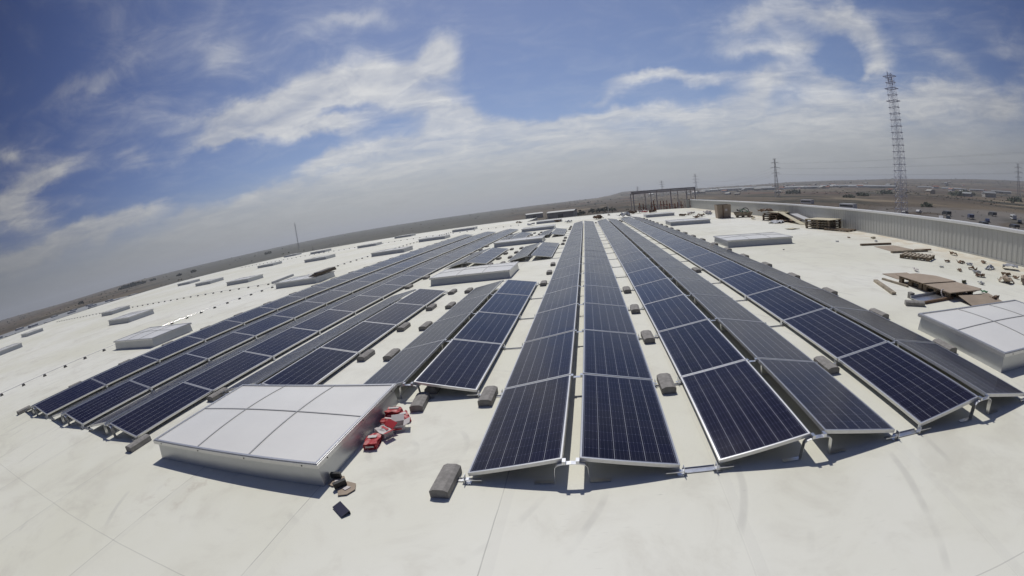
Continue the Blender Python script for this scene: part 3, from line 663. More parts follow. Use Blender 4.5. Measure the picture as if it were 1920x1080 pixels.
b=MB(); b.box(-.11,.11,.045,.052,0,.034); link('plate_fold',b.mesh('plate_fold',M['blue']),t)
# ------------------------------------------------------------------ steel frame under construction beyond the roof
def at(az,D,z): return Vector((.306+D*math.sin(R(az)),-3.32+D*math.cos(R(az)),z))
t=FRT=thing('building_frame','grey concrete building frame under construction beyond the far right roof edge','building',tuple(at(10.4,118,GZ)))
o0=at(10.4,118,GZ); cols=MB(); beams=MB(); D0=118; top=3.05
def rel(p): return p-o0
front=[6.45,9.5,11.35,13.4,14.5]; backc=[8.0,8.75,12.25,13.95]
def col(az,D,w,zt,k=None):
    cols=MB(); cols.bar(rel(at(az,D,GZ)),rel(at(az,D,zt)),w*.42); link('column',cols.mesh('column',M['conc2']),FRT)
for a in front: col(a,D0,.62,top)
for a in backc: col(a,D0+16,.62,top-.3)
col(6.1,D0+2,.5,top-.4)
beams.bar(rel(at(6.2,D0,top)),rel(at(14.6,D0,top)),.3,.34); beams.bar(rel(at(6.2,D0+16,top-.4)),rel(at(14.4,D0+16,top-.4)),.5,.5)
for a in (6.45,14.5): beams.bar(rel(at(a,D0,top-.1)),rel(at(a,D0+16,top-.4)),.5,.5)
link('beam',beams.mesh('beams',M['conc2']),t)
b=MB(); b.bar(rel(at(9.0,D0+6,-4.6)),rel(at(14.4,D0+6,-4.6)),8,.35); link('floor_slab',b.mesh('floor_slab',M['conc2']),t)
k=0
for a in [6.9+.26*i for i in range(29)]:
    Dp=D0-3+random.uniform(-2,6); z1=random.uniform(-1.6,.5); k+=1
    q=MB(); p=at(a+random.uniform(-.08,.08),Dp,GZ); w=random.uniform(.25,.5)
    q.bar((0,0,0),(0,0,z1-GZ),w*.5); q.bar((-w,0,(z1-GZ)*.9),(w,0,(z1-GZ)*.9),.14)
    for zz in (.55,.72): q.bar((-w*1.4,0,(z1-GZ)*zz),(w*1.4,0,(z1-GZ)*zz),.10)
    tag(link('formwork_prop',q.mesh('formwork_prop',M['rust' if random.random()<.75 else 'conc2']),None,tuple(p)),'rust-red prop below the unfinished frame, %s from the left'%ordn(k),'formwork prop','rust-red props below the unfinished frame')
# ------------------------------------------------------------------ mast, pylons, wires
def lattice(b,H,w0,w1,n,t,diag=True):
    lv=[]
    for i in range(n+1):
        z=H*i/n; w=(w0+(w1-w0)*i/n)/2; lv.append([Vector((sx*w,sy*w,z)) for sx,sy in ((-1,-1),(1,-1),(1,1),(-1,1))])
    for i in range(n):
        for k in range(4):
            b.bar(lv[i][k],lv[i+1][k],t)
            if diag:
                b.bar(lv[i][k],lv[i+1][(k+1)%4],t*.6); b.bar(lv[i][(k+1)%4],lv[i+1][k],t*.6)
        for k in range(4): b.bar(lv[i+1][k],lv[i+1][(k+1)%4],t*.7)
    return lv
pm=at(40.75,120,GZ); t=thing('radio_mast','tall slender lattice mast with stacked rings beyond the ribbed wall','mast',tuple(pm),R(20))
H=2.52+120*math.tan(R(12.2))-GZ
b=MB(); lattice(b,H,2.5,1.5,26,.055); link('lattice',b.mesh('mast_lattice',M['mast']),t)
b=MB(); b.bar((0,0,0),(0,0,H+.8),.14,sides=8); link('central_tube',b.mesh('central_tube',M['mast']),t)
for i in range(3,27):
    z=H*i/26; w=(2.5+(1.5-2.5)*i/26)/2+.25; b=MB()
    big=i in (22,24,26)
    w+=.25 if big else 0
    for sx in (-1,1): b.bar((sx*w,-w,z),(sx*w,w,z),.07,.07 if not big else .14); b.bar((-w,sx*w,z),(w,sx*w,z),.07,.07 if not big else .14)
    link('ring_platform',b.mesh('ring_platform',M['mast']),t)
b=MB()
for s in (-1,1):
    for z in (H-1.2,H+.2): b.bar((s*.9,0,z-.8),(s*.9,0,z+.8),.16); 
b.bar((-1.7,0,H-.8),(1.7,0,H-.8),.1)
link('antenna',b.mesh('antennas',M['mast']),t)
def pylon(az,D,Ht,lab,rz,sc_=1.0):
    p=at(az,D,GZ); t=thing('electricity_pylon',lab,'pylon',tuple(p),rz,'electricity pylons crossing the plain')
    b=MB(); lattice(b,Ht*.62,5.2*sc_,1.9*sc_,5,.24*sc_); b2=MB(); lattice(b2,Ht*.38,1.9*sc_,1.0*sc_,5,.2*sc_)
    n=len(b.v); b.v+=[(x,y,z+Ht*.62) for x,y,z in b2.v]; b.f+=[tuple(i+n for i in f) for f in b2.f]; b.m+=b2.m
    link('tower',b.mesh('pylon_tower',M['pylon']),t); tips=[]
    for z,w in ((Ht*.64,4.6),(Ht*.78,5.6),(Ht*.91,4.4),(Ht,2.0)):
        a=MB()
        for s in (-1,1):
            a.bar((0,.4,z),(s*w*sc_,0,z),.26*sc_); a.bar((0,-.4,z+.9),(s*w*sc_,0,z),.22*sc_); tips.append(Matrix.Rotation(rz,4,'Z')@Vector((s*w*sc_,0,z-1.0))+p)
            if z<Ht: a.bar((s*w*sc_,0,z),(s*w*sc_,0,z-1.2),.16*sc_)
        link('cross_arm',a.mesh('cross_arm',M['pylon']),t)
    return tips
T1=pylon(25.1,505,42,'nearest electricity pylon, large and clear, left of the tall mast',R(-10))
T2=pylon(14.75,848,42,'pylon rising behind the right end of the unfinished frame',R(-12),1.15)
T3=pylon(10.33,1160,42,'small pylon rising behind the middle of the unfinished frame',R(-14),1.3)
T4=pylon(7.1,1800,42,'tiny pylon rising behind the left end of the unfinished frame',R(-15),1.6)
T5=pylon(55.1,650,42,'faint pylon near the right edge of the picture',R(-60),1.0)
T6=pylon(71,300,44,'pylon outside the picture carrying the wires to the right',R(-50),1.0)
def cable(a,bq,sag,lab,r=.02):
    b=MB(); N=22; P=[]
    for i in range(N+1):
        u=i/N; p=a.lerp(bq,u); p.z-=sag*4*u*(1-u); P.append(p-a)
    for p,q in zip(P,P[1:]): b.bar(p,q,r*2,sides=4)
    tag(link('power_line',b.mesh('power_line',M['dark']),None,tuple(a)),lab,'power line','power lines between the pylons')
for k in range(6): cable(T1[k],T6[k],6,'thin dark power line rising past the mast, %s'%['lower left arm','lower right arm','middle left arm','middle right arm','upper left arm','upper right arm'][k])
for k in (0,1,2,3): cable(T2[k],T1[k],9,'faint power line between the two nearest pylons, %s'%['lower left arm','lower right arm','middle left arm','middle right arm'][k],.03)
t=thing('thin_mast','very thin faint mast standing alone on the plain at left','mast',tuple(at(-38.05,900,GZ))); b=MB(); lattice(b,50,1.6,1.2,10,.3,False); link('lattice',b.mesh('thin_mast',M['pylon']),t); b=MB(); b.bar((0,0,50),(0,0,54),.3); link('antenna',b.mesh('thin_antenna',M['pylon']),t)
# ------------------------------------------------------------------ vehicles and sheds on the plain
def vehicle(x,y,rz,L,Wd,Hh,m,lab,cat,kind='car'):
    t=thing('parked_'+cat.replace(' ','_'),lab,cat,(x,y,GZ),rz,'vehicles parked beyond the ribbed wall')
    b=MB()
    if kind=='car':
        prof=[(-L/2,.35),(L/2,.35),(L/2,.75),(L*.28,.9),(L*.12,Hh),(-L*.3,Hh),(-L*.42,.95),(-L/2,.85)]
    elif kind=='truck': prof=[(-L/2,.9),(L/2,.6),(L/2,Hh*.55),(L*.42,Hh*.8),(L*.30,Hh*.82),(L*.30,Hh),(-L/2,Hh)]
    else: prof=[(-L/2,.5),(L/2,.5),(L/2,Hh*.6),(L*.47,Hh),(-L/2,Hh)]
    n=len(prof); b.v=[(px,-Wd/2,pz) for px,pz in prof]+[(px,Wd/2,pz) for px,pz in prof]
    b.f=[tuple(range(n)),tuple(n+i for i in reversed(range(n)))]+[(i,n+i,n+(i+1)%n,(i+1)%n) for i in range(n)]; b.m=[0]*len(b.f)
    link('body',b.mesh('vehicle_body',M[m],bevel=.05),t)
    for sx in (-.32,.32):
        for sy in (-1,1):
            w=MB(); w.bar((L*sx,sy*(Wd/2-.1),.36),(L*sx,sy*(Wd/2+.05),.36),.7,sides=10); link('wheel',w.mesh('wheel',M['rubber']),t)
    g=MB(); z0,z1=(.95,Hh-.1) if kind=='car' else (Hh*.5,Hh*.78); xa,xb=(-L*.3,L*.1) if kind=='car' else ((L*.33,L*.42) if kind=='truck' else (-L*.45,L*.45))
    for sy in (-1,1):
        g=MB(); g.box(xa,xb,min(sy*(Wd/2+.01),sy*(Wd/2+.03)),max(sy*(Wd/2+.01),sy*(Wd/2+.03)),z0,z1); link('window',g.mesh('vehicle_window',M['glass']),t)
VH=[(156,279,1.7,13,2.6,3.2,'paintw','long white-roofed bus far beyond the wall, left one','bus','bus'),(143,208,1.65,13,2.6,3.2,'paintw','long white-roofed bus beyond the wall, nearer one','bus','bus'),
(150.7,168.6,.4,4.4,1.8,1.5,'paintd','dark car parked just left of the mast foot','car','car'),(165,174,.5,4.4,1.8,1.5,'paintw','white car in the car park beyond the mast foot','car','car'),
(164.6,153.5,1.2,6.5,2.2,2.3,'paintd','dark truck parked beyond the wall, right of the mast','truck','truck'),(145,138,.7,4.4,1.8,1.5,'paintw','white car close behind the white coping, left of a pair','car','car'),
(149,137.6,.7,4.4,1.8,1.5,'paintd','dark car close behind the white coping, right of a pair','car','car'),(163.3,136.9,.9,6,2.2,2.2,'paintb','blue truck trailer beyond the wall','truck','truck'),
(196,150,1.1,6.5,2.2,2.2,'paintd','long dark trailer farther out beyond the wall','truck','truck'),(161,125.4,.8,4.4,1.8,1.5,'paintb','blue car behind the coping between truck and edge','car','car'),
(193.7,134.8,.9,5.2,2,2.2,'paintw','white van beyond the wall near the right edge','van','bus'),(150,103,1.0,6,2.2,1.7,'paintd','long blue trailer just above the coping near the right edge','truck','truck'),
(142,112,1.0,6,2.2,1.7,'paintd','blue trailer just above the coping, left of another','truck','truck'),(178,120,.6,4.4,1.8,1.5,'paintd','dark car alone on the tan ground near the right edge','car','car'),(218,143,.7,6.5,2.2,2.3,'paintd','dark truck at the right edge of the picture','truck','truck')]
for v in VH: vehicle(*v)
def shed(x,y,rz,L,Wd,h,lab,wall='shed',roof='shedroof',z=GZ):
    t=thing('far_shed',lab,'shed',(x,y,z),rz,'low sheds out on the plain')
    b=MB(); b.box(-L/2,L/2,-Wd/2,Wd/2,0,h); link('wall',b.mesh('shed_wall',M[wall]),t)
    b=MB(); r=h+Wd*.10
    b.hexa([(-L/2-.4,-Wd/2-.4,h+.02),(L/2+.4,-Wd/2-.4,h+.02),(L/2+.4,0,r),(-L/2-.4,0,r),(-L/2-.4,-Wd/2-.4,h+.25),(L/2+.4,-Wd/2-.4,h+.25),(L/2+.4,0,r+.25),(-L/2-.4,0,r+.25)])
    b.hexa([(-L/2-.4,0.003,r),(L/2+.4,0.003,r),(L/2+.4,Wd/2+.4,h+.02),(-L/2-.4,Wd/2+.4,h+.02),(-L/2-.4,.003,r+.25),(L/2+.4,.003,r+.25),(L/2+.4,Wd/2+.4,h+.25),(-L/2-.4,Wd/2+.4,h+.25)])
    link('roof',b.mesh('shed_roof',M[roof]),t)
    b=MB(); b.box(-L*.1,L*.1,-Wd/2-.05,-Wd/2-.02,0,h*.7); link('door',b.mesh('shed_door',M['dark']),t)
rs=random.Random(3)
WH=['pale','white','grey','low','wide','long','short','broad']
i=0
for az,D,L,Wd,h in ((16.5,1500,60,25,8),(18.2,1550,90,30,8),(20.1,1500,120,30,9),(22.3,1450,110,30,9),(23.6,1300,60,20,7),(27.6,1400,70,25,7),(30.0,1300,60,20,7),(33,1500,130,30,8),(36,1450,90,30,7),(38.5,1350,80,25,7),(44,1500,70,20,6),(47,1400,60,20,5),(50,1300,40,16,5),(53,1200,50,14,5),(57.5,1100,50,14,4),(-3.1,345,22,10,5),(-6.8,420,16,10,4)):
    p=at(az,D,0); i+=1
    pos='before the mast, %s from the left'%ordn(i) if az>15 and az<40 else ('beyond the mast, %s from the left'%ordn(i-10) if az>40 else ['beyond the far roof edge, longer one','beyond the far roof edge, shorter one'][i-16])
    shed(p.x,p.y,rs.uniform(-.4,.4)-R(az),L,Wd,h,'low pale shed out on the plain '+pos,wall='shed' if i%3 else 'paintw',z=None or GZ+0.0)
# neighbouring big grey roofs at the left
def hall(x0,x1,y0,y1,z,lab):
    t=thing('neighbour_hall',lab,'warehouse',((x0+x1)/2,(y0+y1)/2,GZ)); w,d=(x1-x0)/2,(y1-y0)/2; H=z-GZ
    b=MB(); b.box(-w,w,-d,d,0,H); link('wall',b.mesh('hall_wall',M['clad']),t)
    b=MB(); b.box(-w-.3,w+.3,-d-.3,d+.3,H+.003,H+.4); link('roof',b.mesh('hall_roof',M['shedroof']),t)
    for k in range(5):
        for yy in (-.5,.1,.6): b=MB(); b.box(-w*.8+k*w*.38,-w*.8+k*w*.38+4,d*yy,d*yy+3,H+.403,H+1.0); link('roof_light',b.mesh('hall_rooflight',M['foam']),t)
hall(-205,-100,2,60,-3.2,'wide grey warehouse roof beyond the left roof edge, nearer one')
hall(-255,-120,72,112,-4.2,'wide grey warehouse roof beyond the left roof edge, farther one')
# far town: simple houses
hb=MB(); hb.box(-6,6,-4,4,0,4); HW=[hb.mesh('house_wall',M[k]) for k in ('paintw','shed','card')]
hr=MB(); hr.hexa([(-6.4,-4.4,4.02),(6.4,-4.4,4.02),(6.4,4.4,4.02),(-6.4,4.4,4.02),(-6.4,-.2,5.8),(6.4,-.2,5.8),(6.4,.2,5.8),(-6.4,.2,5.8)]); HRf=[hr.mesh('house_roof',M[k]) for k in ('rust','shedroof','shed')]
for k in range(90):
    az=rs.uniform(14,62); D=rs.uniform(700,2300)**1.0
    if rs.random()<.5: az=rs.gauss(24,6); D=rs.uniform(1200,1900)
    p=at(az,D,GZ); w_=max(0,min(1,(D-900)/2300)); w_=w_*w_*(3-2*w_); zt=GZ*(1-w_)+(2.52+D*math.tan(R(.02 if az<15 else .1+.018*(az-15))))*w_
    t=thing('far_house','tiny pale house in the far settlement on the plain','house',(p.x,p.y,zt-.6),rs.uniform(0,3),'tiny houses of the far settlement'); s_=rs.uniform(.7,1.6); t.scale=(s_,s_,s_*.9)
    link('wall',HW[k%3],t); link('roof',HRf[(k*7)%3],t)
# ------------------------------------------------------------------ bushes and trees
def bush(x,y,r,h,m,lab,z=GZ,trunk=False,seed=0):
    rr=random.Random(seed); t=thing('dry_bush' if not trunk else 'plain_tree',lab,'bush' if not trunk else 'tree',(x,y,z),0,'dark bushes and trees scattered on the plain')
    b=MB()
    for k in range(60):
        a=rr.uniform(0,6.28); q=r*math.sqrt(rr.random()); zz=h*(.25+.7*rr.random()) if trunk else h*rr.random()*.9
        c=Vector((q*math.cos(a),q*math.sin(a),zz*(1-.5*(q/r)**2)+.1)); s=r*rr.uniform(.12,.26)
        u=Vector((rr.gauss(0,1),rr.gauss(0,1),rr.gauss(0,1))).normalized(); v=u.orthogonal().normalized()
        b.quad(c-u*s-v*s*.6,c+u*s-v*s,c+u*s*.7+v*s,c-u*s+v*s*.8)
    link('crown',b.mesh('crown',M[m]),t)
    b=MB()
    for k in range(3 if not trunk else 1): b.bar((0,0,0),(rr.uniform(-.3,.3)*r*(0 if trunk else 1),rr.uniform(-.3,.3)*r*(0 if trunk else 1),h*.6),.12*r if trunk else .08*r)
    link('trunk',b.mesh('trunk',M['trunk']),t)
BU=[(299,409,7,5,'large dark bush on the plain just left of the mast'),(254,370,6,4,'dark bush on the plain, left of the largest one'),(330,640,12,7,'broad dark thicket below the nearest pylon'),(210,215,4,3,'dark bush close beyond the car park'),
(420,520,11,6,'dark bush right of the mast, nearer the yard'),(520,470,12,6,'dark bush in the middle of the right-hand plain'),(470,330,9,5,'dark bush near the right edge of the plain'),(600,520,14,7,'broad bush near the right edge, far out')]
for k,(x,y,r,h,lab) in enumerate(BU): bush(x,y,r,h,'bush',lab,seed=k)
k=20
for az,D,r,h in ((-1.5,370,3.2,4),(-.6,360,3.4,4.6),(.9,385,3.6,4.6),(1.9,390,3.6,4.4),(2.7,395,3.4,4.2),(3.6,380,3,4),(-2.3,350,3,4.2)):
    p=at(az,D,GZ); k+=1; bush(p.x,p.y,r,h,'bush','small round dark tree beyond the far roof edge, %s of a loose line'%ordn(k-20),trunk=True,seed=k)
for az,D,r,h in ((-61.0,1150,14,7),(-59.9,1150,17,8),(-58.9,1180,17,7),(-57.2,1250,9,6),(-53.8,900,6,5),(-51.9,900,6,5),(-66.5,800,5,5),(-42.3,1000,5,7),(-41.9,1010,5,7)):
    p=at(az,D,GZ); k+=1; bush(p.x,p.y,r,h,'bush','dark tree clump on the left horizon strip, %s of the scattered line'%ordn(k-27),trunk=True,seed=k)
BL=[(-0.2729,0.8883,0.3694,12.1947,-2.2399,14.2456,19.322,12.6018,-16.2575,0.8),
(-0.2511,0.9155,0.3143,23.728,7.5358,-3.2241,-4.7385,6.4993,-22.9501,0.5),
(-0.3407,0.8772,0.3384,9.033,3.0062,1.2194,0.5472,10.7509,-27.5844,0.7),
(-0.4527,0.8345,0.3142,6.4277,3.129,0.8854,-0.135,8.5119,-23.0379,0.75),
(-0.5493,0.7703,0.3238,8.0882,5.2373,1.1752,-1.6529,15.2685,-39.5132,0.45),
(-0.4007,0.8771,0.265,5.8949,2.7719,-0.3335,-4.1731,7.2976,-30.8303,0.6),
(-0.6277,0.7169,0.3033,5.8457,5.2608,-0.4121,-11.7801,14.5248,-59.2992,0.4),
(-0.5661,0.7832,0.2572,6.911,5.8,-2.5578,-13.2457,2.3672,-36.8043,0.7),
(-0.6623,0.6989,0.2701,6.8513,6.6784,-0.5837,-5.3204,5.7101,-28.1301,0.85),
(-0.7087,0.66,0.2493,10.1796,10.3274,1.4277,-4.309,21.3751,-69.6768,0.5),
(-0.4948,0.8405,0.2207,10.9066,7.5069,-4.3235,-18.5904,1.8655,-49.4854,0.5),
(-0.416,0.7904,0.4496,11.1693,6.0438,-0.3686,-10.1855,21.478,-47.5264,0.5),
(-0.6418,0.6407,0.4215,17.8094,10.7682,10.6004,3.9701,19.2838,-23.4806,0.45),
(-0.8098,0.4349,0.3938,7.6361,13.3385,0.8666,-14.522,21.2727,-53.7525,0.38),
(-0.8563,0.3605,0.3698,10.861,20.6714,4.8276,-10.1524,28.4158,-51.642,0.25),
(-0.8202,0.5131,0.2529,16.9082,26.7468,0.2132,-10.3521,14.6212,-63.9586,0.35),
(-0.2647,0.9401,0.2148,8.5342,3.9958,-7.1365,-19.8627,0.0087,-24.9666,0.7),
(-0.1769,0.9679,0.1784,6.3422,1.5615,-2.3013,-9.5837,2.8357,-25.3552,0.75),
(-0.0368,0.9882,0.1487,6.8729,0.356,-0.8054,-3.39,3.5641,-25.0585,0.7),
(-0.4185,0.8907,0.1776,6.9226,3.1346,0.4655,0.0554,8.8269,-44.9312,0.7),
(-0.466,0.871,0.1553,6.7358,3.5037,0.4144,-0.0375,7.1027,-40.7554,0.7),
(-0.2455,0.9619,0.1202,4.9888,1.2882,-0.248,-1.6884,2.4617,-23.7556,0.6),
(-0.389,0.9165,0.0929,3.4564,1.4127,0.4135,2.6812,4.4369,-33.6651,0.6),
(-0.5951,0.7946,0.1202,5.6038,4.1708,0.0018,-2.4645,6.9831,-59.8735,0.4),
(0.2132,0.9442,0.2512,5.5717,-1.2154,-0.2261,-2.3142,20.0099,-74.1508,0.85),
(0.0705,0.9701,0.2323,8.9969,-1.1896,2.1191,12.9779,12.5077,-56.9271,0.6),
(0.1475,0.9721,0.1824,6.9303,-1.0514,-0.1167,-1.1478,9.6233,-51.2088,0.6),
(0.0409,0.9813,0.1881,10.4174,-0.5885,0.6416,3.1691,12.6147,-67.6059,0.3),
(0.3542,0.9154,0.1911,6.7864,-3.043,1.8779,9.5702,3.5174,-35.1396,0.6),
(0.431,0.8744,0.2229,8.4374,-5.8235,6.3695,19.8369,-2.5603,-28.7471,0.45),
(0.4034,0.8675,0.2911,9.7532,-4.7866,0.6427,6.9293,16.9971,-60.8632,0.6),
(0.3856,0.8551,0.3465,10.7017,-7.2903,5.9608,20.8999,4.9789,-35.87,0.6),
(0.4848,0.8206,0.3027,9.818,-4.3594,-4.0103,-12.0928,22.323,-41.602,0.5),
(0.5145,0.785,0.3449,8.7922,-4.5423,-2.8579,-6.4388,19.4851,-35.0739,0.7),
(0.5829,0.7527,0.306,10.8569,-3.7694,-11.5483,-16.599,20.9392,-20.204,0.5),
(0.6183,0.7446,0.2518,26.9778,-21.5879,-2.7878,0.0851,5.9048,-17.867,0.38),
(0.5871,0.7793,0.219,10.2469,-9.0451,4.5246,24.466,-0.6911,-63.9461,0.55),
(0.5213,0.826,0.2144,6.6507,-0.5938,-14.075,-20.8098,15.9152,-11.1109,0.4),
(0.4581,0.8773,0.143,3.7841,-2.0035,0.0826,0.8598,4.228,-29.2697,0.6),
(0.6653,0.7289,0.1616,5.3166,-5.016,0.608,4.161,4.2282,-36.791,0.5),
(0.7789,0.6074,0.1561,4.4236,-5.9501,0.9461,4.7011,1.6312,-30.2729,0.5),
(0.7415,0.632,0.2252,7.0379,-6.2205,-5.8407,-15.4065,31.2531,-37.5944,0.35),
(0.7999,0.5469,0.2472,12.0562,-12.8441,-10.7987,-12.5118,34.9401,-37.3742,0.3),
(0.2547,0.9639,0.0775,1.9192,-0.5121,-0.0138,-0.4112,1.7312,-20.9898,0.35),
(0.7056,0.7053,0.0682,2.4892,-2.5044,-0.002,-0.3166,2.5628,-24.1389,0.4),
(-0.924,0.3094,0.2247,3.7552,9.4769,2.2673,-3.3897,18.573,-40.0192,0.75),
(-0.9398,0.2865,0.1864,2.7844,11.678,-4.0988,-10.5624,-10.5252,-37.5838,0.75),
(-0.8971,0.3726,0.2377,7.9582,16.2931,4.2862,-3.9405,29.0477,-61.1616,0.6),
(-0.9224,0.2666,0.2794,8.3302,33.4853,-4.788,-24.5923,2.8079,-84.6195,0.7),
(-0.9154,0.3869,0.1113,2.5603,5.8265,0.6409,-0.8117,11.2068,-46.7649,0.65),
(-0.9409,0.3214,0.1065,3.2546,9.4093,0.0934,-4.4234,9.8639,-70.5627,0.5),
(-0.837,0.533,0.1244,6.0728,8.9337,2.3332,3.5781,17.7881,-53.4052,0.7),
(-0.8739,0.4717,0.1174,6.8653,12.7967,-0.6597,-5.9725,5.2574,-67.0776,0.5),
(-0.7708,0.628,0.107,9.1144,10.9855,0.786,-0.5818,13.8015,-87.5429,0.4),
(-0.718,0.6901,0.0911,2.7009,2.7364,0.4336,3.173,11.0665,-60.7566,0.55),
(-0.6043,0.7938,0.068,3.0289,2.2498,0.4871,3.1402,5.2098,-34.4573,0.6),
(0.5693,0.7792,0.2621,28.4704,-15.9664,-14.7435,-7.0536,11.932,-20.4213,-0.7),
(0.5415,0.7996,0.2599,18.6987,-9.6297,-9.5731,-9.426,14.7737,-26.159,-0.6),
(-0.0167,0.9782,0.2068,13.9404,0.03,0.7813,2.3354,14.0134,-67.1101,-0.5),
(-0.5073,0.8228,0.2562,11.9516,7.5698,-0.8062,-15.5233,21.7686,-101.873,-0.7),
(-0.64,0.7475,0.1778,4.3436,3.6435,0.2234,-1.7582,7.4167,-38.1438,-0.8),
(-0.5123,0.8484,0.1334,10.268,6.0696,0.5604,-0.2046,13.9153,-91.3439,-0.7),
(-0.8005,0.5735,0.1738,4.3932,5.7616,1.1025,0.0874,10.7761,-35.7507,-0.7),
(0.0227,0.9492,0.314,4.2689,0.0592,-0.5274,-1.946,4.2992,-12.9894,-0.6),
(-0.1351,0.9671,0.2154,13.8387,1.7408,0.6726,0.6874,12.6324,-57.1024,-0.3),
(-0.1369,0.9515,0.2755,13.8037,2.4588,-1.786,-3.4263,5.1186,-19.6048,-0.5),
(-0.876,0.4541,0.1627,4.3602,7.6701,1.912,1.3421,33.0206,-86.4995,-0.4)]
# ------------------------------------------------------------------ terrain
def lerp_tab(tab,x):
    if x<=tab[0][0]: return tab[0][1]
    for (a,b),(c,d) in zip(tab,tab[1:]):
        if x<=c: u=(x-a)/(c-a); u=u*u*(3-2*u); return b+(d-b)*u
    return tab[-1][1]
RID=[(-180,0.2),(-100,.1),(-77,-.02),(-68,-.30),(-58,-.15),(-49,-.18),(-33,-.12),(-14,-.22),(-4,-.18),(1.5,-.1),(3.4,.1),(5.2,.42),(7.5,.36),(10,.02),(15,.1),(21,.16),(28,.34),(34,.42),(41.5,.60),(54.5,.80),(70,.85),(100,.4),(180,.2)]
from mathutils import noise as mn
b=MB(); NA,NR=420,74; rads=[0]+[14*(9500/14)**(i/(NR-1)) for i in range(NR)]
cols=[]
for i,r in enumerate(rads[1:]):
    for k in range(NA):
        az=-180+360*k/NA; a=R(az); x,y=r*math.sin(a),r*math.cos(a)
        e=lerp_tab(RID,az); zt=2.52+r*math.tan(R(e)); 
        w=max(0,min(1,(r-900)/(3200-900))); w=w*w*(3-2*w)
        nz=mn.noise(Vector((x/420,y/420,0)))*1.6+mn.noise(Vector((x/90,y/90,3)))*.5
        z=GZ+(0 if r<170 else nz*min(1,(r-170)/200))
        z=z*(1-w)+(zt if r<5200 else 2.52+5200*math.tan(R(e))-(r-5200)*.02)*w+w*mn.noise(Vector((x/600,y/600,8)))*4
        b.v.append((x+.3,y-3.3,z)); 
c0=len(b.v); b.v.append((.3,-3.3,GZ))
for k in range(NA): b.f.append((c0,(k+1)%NA,k)); b.m.append(0)
for i in range(NR-1):
    for k in range(NA):
        k2=(k+1)%NA; b.f.append((i*NA+k,i*NA+k2,(i+1)*NA+k2,(i+1)*NA+k)); b.m.append(0)
m=bpy.data.materials.new('dry_plain'); m.use_nodes=True; nt=m.node_tree; bs=nt.nodes['Principled BSDF']; g=NB(nt)
pos=g.n('ShaderNodeNewGeometry').outputs['Position']; spx=g.n('ShaderNodeSeparateXYZ'); nt.links.new(pos,spx.inputs[0])
mp=g.n('ShaderNodeMapping'); mp.inputs[2].default_value=(0,0,.5); mp.inputs[3].default_value=(1,.35,1); nt.links.new(pos,mp.inputs[0]); v1=mp.outputs[0]
c=g.mix(g.ramp(g.noise(v1,.0045,5,.6),.38,.62),(.085,.068,.052),(.150,.122,.088))
c=g.mix(g.ramp(g.noise(v1,.012,4,.55,.4),.52,.6),c,(.052,.050,.038))
c=g.mix(g.math('MULTIPLY',g.ramp(g.noise(v1,.021,3,.5),.60,.66),.8),c,(.25,.205,.145))
c=g.mix(g.math('MULTIPLY',g.ramp(g.noise(v1,.0075,3,.5,1),.60,.64),.8),c,(.135,.075,.052))
c=g.mix(g.math('MULTIPLY',g.ramp(g.noise(pos,.055,5,.7),.58,.66),.75),c,(.045,.046,.032))
c=g.mix(g.math('MULTIPLY',g.ramp(g.noise(pos,.16,4,.7),.60,.7),.5),c,(.30,.27,.22))
# even grey-green tint over a sector of the plain to the left
at_=g.math('ARCTAN2',spx.outputs[0],spx.outputs[1]); left=g.math('MULTIPLY',g.ramp(at_,R(-3),R(-14)),g.ramp(at_,R(-64),R(-52)))
c=g.mix(g.math('MULTIPLY',left,.85),c,(.115,.118,.105))
# made ground of the yard beyond the wall
d=g.n('ShaderNodeVectorMath',operation='DISTANCE'); nt.links.new(pos,d.inputs[0]); d.inputs[1].default_value=(170,130,GZ)
yard=g.math('MULTIPLY',g.ramp(d.outputs['Value'],105,70),g.ramp(g.noise(pos,.03,3),.4,.5)); c=g.mix(g.math('MULTIPLY',yard,.8),c,(.17,.16,.15))
nt.links.new(c,bs.inputs['Base Color']); bs.inputs['Roughness'].default_value=.95; bs.inputs['Specular IOR Level'].default_value=.1
struct('ground',b.mesh('ground',m,smooth=True))
# scrub scattered over the plain: uncountable
b=MB(); rr=random.Random(11)
for k in range(6500):
    az=rr.uniform(-80,75); r=150*(3200/150)**rr.random(); 
    if mn.noise(Vector((r*math.sin(R(az))/160,r*math.cos(R(az))/160,5)))<-.05: continue
    x,y=r*math.sin(R(az)),r*math.cos(R(az))
    if -260<x<18 and -20<y<115: continue
    if -60<az<-5 and rr.random()<.8: continue
    e=lerp_tab(RID,az); w=max(0,min(1,(r-900)/2300)); w=w*w*(3-2*w); z=GZ*(1-w)+(2.52+r*math.tan(R(e)))*w-.2
    s=r*.0009*rr.uniform(.4,1.6)+.4
    for q in range(2):
        u=Vector((rr.uniform(-1,1),rr.uniform(-1,1),rr.uniform(-.2,.3))).normalized(); v=Vector((0,0,1))
        cc=Vector((x+rr.uniform(-s,s),y+rr.uniform(-s,s),z)); b.quad(cc-u*s,cc+u*s,cc+u*s*.6+v*s*.9,cc-u*s*.7+v*s*.8)
struct('scrub',b.mesh('scrub',M['bush2']),'stuff')
